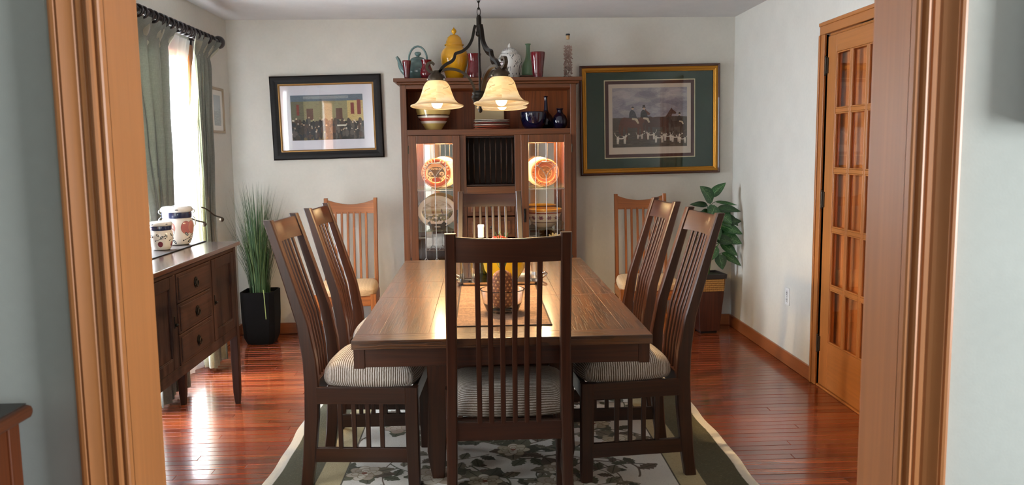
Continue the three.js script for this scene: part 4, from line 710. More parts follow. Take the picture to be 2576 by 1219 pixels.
// ================================================================== PICTURES
function mitred(w, h, prof) { // frame around a w x h outside rectangle; profile [inset, front]
  const rings = prof.map(([i, z]) => [[-w / 2 + i, -h / 2 + i, z], [w / 2 - i, -h / 2 + i, z], [w / 2 - i, h / 2 - i, z], [-w / 2 + i, h / 2 - i, z]]);
  return loft(rings, 0.5, false);
}
const fullUV = (g, w, h) => { g = norm(g); const p = g.attributes.position, uv = g.attributes.uv; for (let i = 0; i < p.count; i++) uv.setXY(i, p.getX(i) / w + 0.5, p.getY(i) / h + 0.5); return g; };
{
  // left: dark frame, white mat, a plain stand-in for the print: a crowd of soft shapes in a pale room
  const interior = canvasTex(512, 320, (c, W, H) => {
    c.fillStyle = '#8d8864'; c.fillRect(0, 0, W, H); c.fillStyle = '#5c6c7a'; c.fillRect(0, 0, W, 44); c.fillStyle = '#8a9498'; c.fillRect(90, 8, 320, 20);
    c.fillStyle = '#63624c'; c.fillRect(0, 44, 90, 150); c.fillStyle = '#c2ab6e'; c.fillRect(400, 44, 112, 150);
    c.fillStyle = '#5b3a2c'; for (const [x, y, w2, h2] of [[110, 96, 46, 80], [318, 96, 46, 80]]) c.fillRect(x, y, w2, h2);
    c.fillStyle = '#7c2f28'; c.fillRect(424, 60, 24, 80); c.fillRect(40, 66, 18, 76); c.fillRect(470, 40, 26, 104);
    c.fillStyle = '#1e1f20'; c.fillRect(0, 190, W, 130); c.fillStyle = '#6a5a34'; c.beginPath(); c.moveTo(60, 300); c.lineTo(240, 248); c.lineTo(280, 270); c.lineTo(240, 320); c.lineTo(60, 320); c.fill();
    for (let i = 0; i < 210; i++) { const x = rnd() * W, y = rr(165, 285); c.fillStyle = ['#2a2a2c', '#3b3430', '#242a30', '#4a3a30', '#55504a'][i % 5]; c.beginPath(); c.ellipse(x, y + 20, rr(7, 15), rr(14, 30), 0, 0, 7); c.fill(); if (i % 3 === 0) { c.fillStyle = ['#cbb59a', '#b89c80', '#d8d0c0'][i % 9 / 3 | 0]; c.beginPath(); c.arc(x, y - 8, rr(4, 7), 0, 7); c.fill(); } }
    c.fillStyle = '#cfcabb'; c.fillRect(322, 214, 66, 12);
    for (let i = 0; i < 1500; i++) { c.fillStyle = ['rgba(30,28,26,0.12)', 'rgba(190,176,140,0.08)', 'rgba(90,80,64,0.12)'][i % 3]; c.save(); c.translate(rnd() * W, rnd() * H); c.rotate(rr(-0.8, 0.8)); c.fillRect(0, 0, rr(5, 22), rr(1.5, 4)); c.restore(); }
  });
  const w = 0.853, h = 0.640;
  const p = thing('framed_print', 'wide dark-framed print with white mat, left of the hutch', 'picture', [-1.178, 1.70, ZB + 0.003]);
  p.rotation.z = 0.018;
  const dk = wood('#150f0e', 0.55, { specularIntensity: 0.6 });
  part('frame', mitred(w, h, [[0.002, 0], [0, 0.022], [0.010, 0.030], [0.03, 0.031], [0.045, 0.024], [0.060, 0.020], [0.062, 0.002]]), dk, p);
  part('gilt_fillet', mitred(w - 0.122, h - 0.122, [[0, 0.010], [0, 0.021], [0.006, 0.021], [0.013, 0.014], [0.013, 0.004]]), M('#9a7440', { roughness: 0.4, metalness: 0.5 }), p);
  part('mat_board', plainBox(-w / 2 + 0.06, w / 2 - 0.06, -h / 2 + 0.06, h / 2 - 0.06, 0.002, 0.008), M('#d6d6de', { roughness: 0.9 }), p);
  part('print', fullUV(plainBox(-0.277, 0.277, -0.172, 0.172, 0.0081, 0.0090), 0.554, 0.344), M('#ffffff', { map: interior, roughness: 0.7 }), p);
  part('glass', plainBox(-w / 2 + 0.065, w / 2 - 0.065, -h / 2 + 0.065, h / 2 - 0.065, 0.0115, 0.0135), mat.picGlass, p);

  // right: gilt frame, green mat, hunting scene
  const hunt = canvasTex(768, 600, (c, W, H) => {
    for (let y = 0; y < H; y += 4) { const t = y / H; c.fillStyle = t < 0.5 ? '#8f8c94' : '#5d5048'; c.fillRect(0, y, W, 4); }
    for (let i = 0; i < 70; i++) { c.fillStyle = ['rgba(180,176,178,0.30)', 'rgba(110,108,120,0.30)', 'rgba(205,196,188,0.22)'][i % 3]; c.beginPath(); c.ellipse(rnd() * W, rnd() * 290, rr(40, 130), rr(14, 40), rr(-0.3, 0.3), 0, 7); c.fill(); }
    c.fillStyle = '#4d463e'; c.beginPath(); c.moveTo(0, 310); c.quadraticCurveTo(200, 285, 400, 310); c.quadraticCurveTo(600, 280, W, 300); c.lineTo(W, H); c.lineTo(0, H); c.fill();
    for (let i = 0; i < 260; i++) { c.fillStyle = ['rgba(60,54,46,0.5)', 'rgba(112,98,78,0.4)', 'rgba(84,80,58,0.4)'][i % 3]; c.beginPath(); c.ellipse(rnd() * W, rr(420, 600), rr(10, 40), rr(3, 8), 0, 0, 7); c.fill(); }
    const horse = (x, y, s, col, dir) => { c.save(); c.translate(x, y); c.scale(s * dir, s); c.fillStyle = col; c.beginPath(); c.ellipse(0, 0, 105, 52, 0, 0, 7); c.fill(); c.beginPath(); c.ellipse(-85, -6, 48, 50, 0, 0, 7); c.fill();
      c.beginPath(); c.moveTo(60, -30); c.lineTo(118, -118); c.lineTo(132, -138); c.lineTo(138, -122); c.lineTo(178, -92); c.lineTo(172, -76); c.lineTo(138, -78); c.lineTo(112, 6); c.fill();
      for (const [lx, k] of [[-108, -6], [-74, 8], [58, -4], [86, 8]]) { c.beginPath(); c.moveTo(lx - 15, 24); c.lineTo(lx + 17, 24); c.lineTo(lx + 8 + k, 96); c.lineTo(lx + 9 + k, 172); c.lineTo(lx - 9 + k, 172); c.lineTo(lx - 8 + k, 96); c.fill(); }
      c.beginPath(); c.moveTo(-126, -20); c.quadraticCurveTo(-160, 40, -140, 110); c.lineTo(-128, 104); c.quadraticCurveTo(-138, 30, -112, -4); c.fill(); c.restore(); };
    const rider = (x, y, s, coat, hat) => { c.save(); c.translate(x, y); c.scale(s, s); c.fillStyle = coat; c.beginPath(); c.moveTo(-36, 4); c.quadraticCurveTo(-42, -70, -6, -84); c.quadraticCurveTo(34, -70, 44, -6); c.lineTo(66, 14); c.lineTo(58, 24); c.lineTo(20, 8); c.fill(); c.fillStyle = '#cfc0a4'; c.beginPath(); c.moveTo(-4, 2); c.lineTo(52, 10); c.lineTo(72, 62); c.lineTo(54, 66); c.lineTo(30, 30); c.lineTo(-8, 22); c.fill(); c.fillStyle = '#c3a387'; c.beginPath(); c.arc(2, -98, 14, 0, 7); c.fill(); c.fillStyle = '#2c2826'; if (hat) { c.fillRect(-13, -136, 28, 28); c.fillRect(-20, -112, 42, 6); } else { c.beginPath(); c.arc(2, -104, 14, PI, 0); c.fill(); } c.restore(); };
    horse(470, 350, 1.05, '#4a2b22', 1); horse(210, 352, 1.0, '#63382a', 1); horse(660, 372, 0.62, '#3a2a24', -1);
    rider(206, 300, 0.95, '#3c4046', false); rider(322, 296, 0.9, '#2b2a2c', true); rider(690, 338, 0.62, '#2e2b2b', true);
    const hound = (x, y, s, d) => { c.save(); c.translate(x, y); c.scale(s * d, s); c.fillStyle = '#d5cbbb'; c.beginPath(); c.ellipse(0, 0, 46, 17, 0, 0, 7); c.fill(); c.beginPath(); c.moveTo(30, -10); c.lineTo(54, -44); c.lineTo(86, -36); c.lineTo(84, -26); c.lineTo(60, -20); c.lineTo(44, 6); c.fill(); for (const lx of [-40, -28, 28, 40]) { c.beginPath(); c.moveTo(lx - 7, 6); c.lineTo(lx + 7, 6); c.lineTo(lx + 3, 62); c.lineTo(lx - 5, 62); c.fill(); } c.lineWidth = 6; c.strokeStyle = '#d5cbbb'; c.beginPath(); c.moveTo(-42, -6); c.quadraticCurveTo(-66, -24, -64, -50); c.stroke(); c.fillStyle = '#3f2f28'; c.beginPath(); c.ellipse(-4, -6, 22, 10, 0.1, 0, 7); c.fill(); c.beginPath(); c.ellipse(58, -32, 9, 12, 0.3, 0, 7); c.fill(); c.restore(); };
    hound(90, 500, 1.05, 1); hound(395, 470, 0.9, -1); hound(480, 500, 0.95, 1); hound(570, 490, 0.85, -1); hound(650, 500, 0.9, 1); hound(282, 480, 0.62, 1); hound(720, 520, 0.8, -1);
    for (let i = 0; i < 2600; i++) { const y = rnd() * H; c.fillStyle = y < 300 ? ['rgba(214,208,206,0.10)', 'rgba(92,92,106,0.10)', 'rgba(160,154,162,0.12)'][i % 3] : ['rgba(46,34,28,0.14)', 'rgba(150,112,84,0.12)', 'rgba(98,84,68,0.14)', 'rgba(70,44,34,0.12)'][i % 4]; c.save(); c.translate(rnd() * W, y); c.rotate(rr(-0.7, 0.7)); c.fillRect(0, 0, rr(8, 34), rr(2, 6)); c.restore(); }
  });
  const W = 1.105, H = 0.850;
  const q = thing('framed_print', 'large gilt-framed hunting print with dark green mat, right of the hutch', 'picture', [1.335, 1.652, ZB + 0.003]);
  q.rotation.z = 0.012;
  part('frame', mitred(W, H, [[0.002, 0], [0, 0.026], [0.008, 0.032], [0.018, 0.026]]), M('#4a2414', { roughness: 0.35, clearcoat: 0.4 }), q);
  part('gilt_moulding', mitred(W - 0.036, H - 0.036, [[0, 0.02], [0, 0.027], [0.006, 0.030], [0.018, 0.027], [0.022, 0.023], [0.026, 0.024], [0.034, 0.019], [0.035, 0.004]]), M('#b07a2a', { roughness: 0.34, metalness: 0.75 }), q);
  const green = M('#1f3a2d', { roughness: 0.9 });
  part('mat_board', plainBox(-W / 2 + 0.05, W / 2 - 0.05, -H / 2 + 0.05, H / 2 - 0.05, 0.002, 0.006), green, q);
  const mw = 0.705, mh = 0.595, my = 0.008;
  part('inner_line', mitred(mw + 0.014, mh + 0.014, [[0, 0.0061], [0.0, 0.0072], [0.007, 0.0072], [0.007, 0.0061]]).translate(0, my, 0), M('#cfc9a4', { roughness: 0.8 }), q);
  part('inner_mat', plainBox(-mw / 2, mw / 2, -mh / 2 + my, mh / 2 + my, 0.0061, 0.0066), M('#43201f', { roughness: 0.9 }), q);
  part('print_margin', plainBox(-0.325, 0.325, -0.272 + my, 0.272 + my, 0.0067, 0.0072), M('#c9bdae', { roughness: 0.9 }), q);
  part('print', fullUV(plainBox(-0.295, 0.295, -0.230, 0.230, 0.0073, 0.0080), 0.59, 0.46).translate(0, my + 0.012, 0), M('#ffffff', { map: hunt, roughness: 0.75 }), q);
  part('glass', plainBox(-W / 2 + 0.054, W / 2 - 0.054, -H / 2 + 0.054, H / 2 - 0.054, 0.0115, 0.0135), mat.picGlass, q);

  // small one on the left wall, half behind the curtain
  const s = thing('framed_print', 'small pale-framed print on the left wall beside the curtain', 'picture', [XL + 0.002, 1.745, -6.10], PI / 2);
  part('frame', mitred(0.29, 0.33, [[0.001, 0], [0, 0.014], [0.006, 0.017], [0.018, 0.014], [0.02, 0.002]]), M('#a8957a', { roughness: 0.5 }), s);
  part('mat_board', plainBox(-0.13, 0.13, -0.15, 0.15, 0.002, 0.006), M('#ddd8cc', { roughness: 0.9 }), s);
  const sea = canvasTex(64, 96, (c) => { c.fillStyle = '#7f8f96'; c.fillRect(0, 0, 64, 96); c.fillStyle = '#5d6d70'; c.fillRect(0, 50, 64, 46); for (let i = 0; i < 40; i++) { c.fillStyle = ['#8a9a9a', '#4f6064', '#9aa6a4'][i % 3]; c.fillRect(rnd() * 64, 40 + rnd() * 56, rr(4, 16), 2); } });
  part('print', fullUV(plainBox(-0.075, 0.075, -0.11, 0.11, 0.0061, 0.0068), 0.15, 0.22), M('#ffffff', { map: sea, roughness: 0.8 }), s);
  part('glass', plainBox(-0.127, 0.127, -0.147, 0.147, 0.008, 0.0095), mat.picGlass, s);
}

// ================================================================== CURTAINS
{
  const RX = -1.80, RY = 2.195;
  const rod = thing('curtain_rod', 'dark wooden curtain rod with ball finial above the left window', 'curtain rod', [RX, RY, -4.6]);
  const dkw = wood('#241716', 0.35, { clearcoat: 0.4, clearcoatRoughness: 0.2 });
  part('pole', new THREE.CylinderGeometry(0.019, 0.019, 2.36, 20).rotateX(PI / 2).translate(0, 0, -0.02), dkw, rod);
  for (const s of [-1, 1]) part('finial', [ball(0.045, 0, 0, s * 1.18 - 0.05 * (s < 0 ? 1 : -0.2), 26), new THREE.CylinderGeometry(0.026, 0.026, 0.016, 20).rotateX(PI / 2).translate(0, 0, s * 1.168 - 0.02)], dkw, rod);
  for (const z of [-1.02, 0.98]) part('bracket', [bx(0.115, 0.02, 0.022, -0.065, -0.004, z), bx(0.012, 0.09, 0.035, -0.1185, 0, z)], dkw, rod);
  const ring = new THREE.TorusGeometry(0.029, 0.0075, 8, 24);
  for (let i = 0; i < 27; i++) { const z = -1.07 + i * 0.074 + (i % 2) * 0.01; part('ring', ring.clone().rotateZ(0).translate(0, -0.006, z), dkw, rod); }

  // pleated cloth: edge(t) gives [z0, z1] along the drop, folds deepen downwards from the pinch
  function drape(edge, folds, amp, x0, yTop, yBot, phase, ripple = 0.35, flare = 0, nu = 200, nv = 90) {
    return sheet((u, t) => {
      const [a, b] = edge(t), y = lerp(yTop, yBot, t);
      const pinch = Math.exp(-((y - (yTop - 0.09)) ** 2) / 0.0022), A = amp * (1 - 0.75 * pinch) * (0.55 + 0.45 * t);
      const w = 2 * PI * (folds * u + phase + 0.05 * Math.sin(5 * t + 9 * u));
      const sharp = Math.sin(w) + ripple * Math.sin(2 * w + 1.3 + 2 * t) * (0.5 + 0.5 * Math.sin(7 * u + 3 * t));
      const x = x0 + A * sharp + 0.02 * Math.sin(6.1 * u + 2.2 * t) * t + flare * clamp(1 - t * 18);
      return [x, y, lerp(a, b, u) + A * 0.62 * (1 - pinch) * Math.sin(2 * w + 0.4), u * (b - a) * 4, t * 8];
    }, nu, nv);
  }
  const weave = dataTex(128, 128, (u, v) => 0.85 + 0.15 * (0.5 * pn(u * 64, v * 8, 64, 8, 3) + 0.5 * pn(u * 8, v * 64, 8, 64, 4)), true, [3, 3]);
  const sage = M('#84877f', { map: weave, roughness: 1, transmission: 0.11, side: THREE.DoubleSide, sheen: 0.2 });
  const lining = M('#c9c6ac', { map: weave, roughness: 0.95, transmission: 0.55, side: THREE.DoubleSide });
  const sheer = M('#f1f3f6', { roughness: 0.75, transmission: 0.5, specularIntensity: 0, side: THREE.DoubleSide });
  const keys = (k) => (t) => { for (let i = 0; i + 1 < k.length; i++) if (t <= k[i + 1][0]) { let q = (t - k[i][0]) / (k[i + 1][0] - k[i][0]); q = q * q * (3 - 2 * q); return [lerp(k[i][1], k[i + 1][1], q), lerp(k[i][2], k[i + 1][2], q)]; } return [k.at(-1)[1], k.at(-1)[2]]; };
  const c1 = thing('pleated_curtain', 'wide sage green pinch-pleated curtain panel hanging in front of the window', 'curtain', [RX, 0.02, -4.6]);
  const off = (g) => g.translate(-RX, -0.02, 4.6);
  part('face_cloth', off(drape(keys([[0, -5.01, -4.08], [0.06, -4.93, -4.16], [0.3, -4.88, -4.34], [0.5, -4.82, -4.51], [0.62, -4.80, -4.54], [1, -4.88, -4.48]]), 5, 0.030, RX - 0.020, 2.172, 0.03, 0.1, 0.4, 0.03)), sage, c1);
  part('lining', off(drape(keys([[0, -5.00, -4.09], [0.06, -4.92, -4.17], [0.3, -4.87, -4.35], [0.5, -4.81, -4.52], [0.62, -4.79, -4.55], [1, -4.87, -4.49]]), 5, 0.030, RX - 0.030, 2.14, 0.04, 0.1, 0.4, 0.03)), lining, c1, 'pale yellow-green lining');
  const c2 = thing('pleated_curtain', 'narrow sage green curtain panel at the far end of the rod', 'curtain', [RX, 0.02, -5.6]);
  const off2 = (g) => g.translate(-RX, -0.02, 5.6);
  part('face_cloth', off2(drape(keys([[0, -5.77, -5.27], [0.06, -5.62, -5.34], [0.3, -5.56, -5.36], [0.55, -5.48, -5.36], [1, -5.53, -5.30]]), 4, 0.030, RX - 0.004, 2.185, 0.03, 0.3, 0.4, 0.03)), sage, c2);
  part('lining', off2(drape(keys([[0, -5.75, -5.28], [0.06, -5.61, -5.33], [0.3, -5.55, -5.24], [0.55, -5.47, -5.22], [1, -5.52, -5.26]]), 4, 0.030, RX - 0.014, 2.15, 0.04, 0.3, 0.4, 0.03)), lining, c2, 'pale yellow-green lining');
  const sh = thing('sheer_curtain', 'white translucent sheer curtain between the green panels', 'curtain', [RX, 0.012, -4.9]);
  part('cloth', drape(keys([[0, -5.50, -4.18], [0.06, -5.49, -4.19], [0.6, -5.50, -4.2], [1, -5.50, -4.2]]), 9, 0.018, RX - 0.098, 2.165, 0.014, 0.55, 0.6, 0.02, 320, 80).translate(-RX, -0.012, 4.9), sheer, sh);
  // metal holdbacks with ball ends
  const hold = (z, label, dz) => { const o = thing('curtain_holdback', label, 'holdback', [XL, 1.0, z]); part('rosette', cyl(0.022, 0.022, 0.012, 0, 0, 0, 18).rotateZ(PI / 2).translate(0.0065, 0.10, dz), mat.bronze, o); part('arm', tube([[0.01, 0.10, dz], [0.06, 0.10, dz], [0.135, 0.085, dz * 0.85], [0.160, 0.03, dz * 0.45], [0.165, 0.0, 0]], 0.0048, 40, 8), mat.bronze, o); part('ball_end', ball(0.0165, 0.165, -0.012, 0, 18), mat.bronze, o); };
  hold(-5.571, 'metal curtain holdback with ball end near the grass plant', 0.30);
  hold(-5.219, 'metal curtain holdback with ball end behind the larger jar', 0.36);
}

// ================================================================== SIDEBOARD AND JARS
{
  const FX = -1.40, z0 = -4.645, z1 = -3.29, BX = -1.752, h = 0.935;
  const s = thing('sideboard', 'dark brown sideboard with drawers and tall tapered legs under the window', 'sideboard'), w = mat.sideboard;
  part('top', bounds(BX - 0.004, FX + 0.022, h - 0.022, h, z0 - 0.02, z1 + 0.02, 0.004), mat.sideTop, s);
  for (const z of [z0 + 0.022, z1 - 0.022]) for (const x of [FX - 0.022, BX + 0.022]) part('leg', loft([[0, 0.013], [0.07, 0.019], [0.30, 0.022], [h - 0.022, 0.022]].map(([y, r]) => rectRing(x - r, x + r, z - r, z + r, y, 0.003))), w, s);
  part('case', [bounds(BX + 0.02, FX - 0.02, 0.44, h - 0.023, z0 + 0.006, z0 + 0.022), bounds(BX + 0.02, FX - 0.02, 0.44, h - 0.023, z1 - 0.022, z1 - 0.006), bounds(BX + 0.004, BX + 0.018, 0.44, h - 0.023, z0 + 0.04, z1 - 0.04), bounds(BX + 0.02, FX - 0.02, 0.44, 0.456, z0 + 0.02, z1 - 0.02)], w, s);
  part('bottom_rail', bounds(FX - 0.026, FX - 0.004, 0.402, 0.455, z0 + 0.04, z1 - 0.04), w, s);
  part('top_rail', bounds(FX - 0.026, FX - 0.004, 0.886, h - 0.022, z0 + 0.04, z1 - 0.04), w, s);
  for (const z of [-4.215, -3.722]) part('stile', bounds(FX - 0.026, FX - 0.004, 0.455, 0.886, z - 0.014, z + 0.014), w, s);
  const pull = (o, y, z) => { part('pull', [cyl(0.024, 0.024, 0.004, 0, 0, 0, 8).rotateZ(PI / 2).translate(FX + 0.008, y, z), ball(0.007, FX + 0.012, y + 0.006, z, 10), new THREE.TorusGeometry(0.016, 0.003, 6, 20).rotateY(PI / 2).translate(FX + 0.015, y - 0.008, z)], mat.iron, o, 'dark iron ring pull'); };
  for (const [a, b] of [[0.748, 0.884], [0.604, 0.745], [0.458, 0.601]]) { const d = part('drawer', [bounds(FX - 0.022, FX - 0.0, a, b, -4.199, -3.738, 0.004)], w, s); pull(d, (a + b) / 2, -3.968); part('drawer_panel', bounds(FX - 0.002, FX + 0.005, a + 0.014, b - 0.014, -4.183, -3.754, 0.003), w, d); }
  for (const [a, b, hz] of [[z0 + 0.046, -4.231, -4.25], [-3.706, z1 - 0.046, -3.69]]) {
    const d = part('door', [bounds(FX - 0.022, FX, 0.458, 0.884, a, a + 0.05), bounds(FX - 0.022, FX, 0.458, 0.884, b - 0.05, b), bounds(FX - 0.022, FX, 0.834, 0.884, a + 0.05, b - 0.05), bounds(FX - 0.022, FX, 0.458, 0.508, a + 0.05, b - 0.05)], w, s);
    part('panel', bounds(FX - 0.018, FX - 0.010, 0.506, 0.836, a + 0.048, b - 0.048, 0.001), w, d);
    part('panel_moulding', [bounds(FX - 0.012, FX - 0.002, 0.506, 0.836, a + 0.048, a + 0.056), bounds(FX - 0.012, FX - 0.002, 0.506, 0.836, b - 0.056, b - 0.048), bounds(FX - 0.012, FX - 0.002, 0.828, 0.836, a + 0.05, b - 0.05), bounds(FX - 0.012, FX - 0.002, 0.506, 0.514, a + 0.05, b - 0.05)], w, d);
    part('latch', [bounds(FX - 0.001, FX + 0.004, 0.645, 0.70, hz - 0.008, hz + 0.008), ball(0.008, FX + 0.01, 0.66, hz, 10)], mat.iron, d);
  }
  settle(s, FX, 0, (z0 + z1) / 2);
  // slatted table mat running along the top
  const mt = thing('bamboo_runner', 'dark bamboo slat runner lying along the sideboard top', 'runner', [-1.669, h + 0.0006, -3.985]);
  const g = []; const N = 150, L = 1.36; const tn = ['#4a423e', '#544b46', '#3f3936'].map((c) => M(c, { roughness: 0.42 }));
  for (let i = 0; i < N; i++) { const z = -L / 2 + (i + 0.5) * L / N; part('slat', bx(0.19, 0.0034, L / N - 0.0014, 0, 0.0018, z, 0.0012), tn[i % 3], mt); }
  part('binding', [bx(0.008, 0.0046, L, 0.0965, 0.0024, 0, 0.001), bx(0.008, 0.0046, L, -0.0965, 0.0024, 0, 0.001)], M('#14151c', { roughness: 0.8 }), mt, 'black cloth edge binding');

  // painted ceramic canisters with bail lids
  const fruitTex = (big) => canvasTex(1024, 256, (c, W, H) => {
    c.fillStyle = '#d8d4cc'; c.fillRect(0, 0, W, H);
    const k = big ? 4 : 5;
    for (let i = 0; i < k; i++) {
      const x = (i + 0.5) * W / k, R = big ? 60 : 36, y0 = big ? 88 : 176;
      const f = (fx, col) => { c.fillStyle = col; c.beginPath(); c.arc(fx, y0, R, 0, 7); c.fill(); c.strokeStyle = '#7a4a48'; c.lineWidth = 3; c.stroke(); };
      f(x - (big ? 34 : 0), big ? '#b06a66' : '#6f2b3a'); if (big) f(x + 44, '#c08074');
      c.strokeStyle = '#33363f'; c.lineWidth = 5; for (const [dx, dy] of [[60, -34], [74, -8], [-66, 20]]) { c.beginPath(); c.moveTo(x, big ? 190 : 110); c.lineTo(x + dx, (big ? 190 : 110) + dy); c.stroke(); c.fillStyle = '#2e3038'; c.beginPath(); c.arc(x + dx, (big ? 190 : 110) + dy, 8, 0, 7); c.fill(); }
      for (const [dx, dy, a] of [[-30, big ? 150 : 60, 0.6], [24, big ? 214 : 84, -0.5], [88, big ? 220 : 70, 0.9]]) { c.save(); c.translate(x + dx, dy); c.rotate(a); c.fillStyle = '#3c424a'; c.beginPath(); c.ellipse(0, 0, 26, 13, 0, 0, 7); c.fill(); c.fillStyle = '#aab0ac'; c.beginPath(); c.ellipse(0, 0, 15, 6, 0, 0, 7); c.fill(); c.restore(); }
    }
  });
  const jar = (x, z, s, tex, label, turn) => {
    const o = thing('canister_jar', label, 'jar', [x, h + 0.0055, z], turn), gl = (c, e = {}) => M(c, { roughness: 0.15, clearcoat: 0.7, clearcoatRoughness: 0.06, ...e });
    const pr = smoothProfile([[0.066, 0.006], [0.078, 0.03], [0.089, 0.09], [0.090, 0.125], [0.078, 0.158]], 24).map(([r, y]) => [r * s, y * s]);
    const body = lathe([...pr], 56); { const p = body.attributes.position, uv = body.attributes.uv; for (let i = 0; i < p.count; i++) uv.setY(i, p.getY(i) / (0.158 * s)); }
    part('jar_body', body, gl('#ffffff', { map: tex }), o); part('jar_base', lathe([[0.0001, 0], [0.06 * s, 0], [0.066 * s, 0.0065 * s]], 40), gl('#d8d4cc'), o);
    part('neck_band', lathe([[0.078, 0.157], [0.083, 0.160], [0.083, 0.190], [0.078, 0.192]].map(([r, y]) => [r * s, y * s]), 48), gl('#232c4a'), o, 'cobalt blue band');
    const lid = part('lid', lathe(smoothProfile([[0.080, 0.191], [0.088, 0.196], [0.090, 0.208], [0.080, 0.222], [0.05, 0.229], [0.0001, 0.226]].map(([r, y]) => [r * s, y * s]), 24), 48), gl('#dcd9d2'), o);
    part('painted_leaf', [0, 1, 2, 3, 4].map((i) => new THREE.SphereGeometry(1, 10, 6).scale(0.010 * s, 0.004 * s, 0.0012 * s).translate(0, 0.207 * s, 0.0895 * s).rotateY(i * 1.26)), M('#33363f', { roughness: 0.3 }), lid);
    part('bail_wire', [1, -1].flatMap((q) => [tube([[q * 0.086 * s, 0.165 * s, 0], [q * 0.098 * s, 0.15 * s, 0.012], [q * 0.1 * s, 0.12 * s, 0.012], [q * 0.092 * s, 0.105 * s, 0.004]], 0.002, 16, 6), tube([[q * 0.085 * s, 0.178 * s, -0.01], [q * 0.097 * s, 0.19 * s, 0], [q * 0.094 * s, 0.205 * s, 0.008]], 0.002, 12, 6)]), mat.lead, o);
  };
  jar(-1.662, -4.50, 0.93, fruitTex(true), 'larger white canister jar painted with pink fruit on the sideboard', 0.35);
  jar(-1.66, -4.26, 0.65, fruitTex(false), 'smaller white canister jar half hidden by the door casing', 0.9);
}

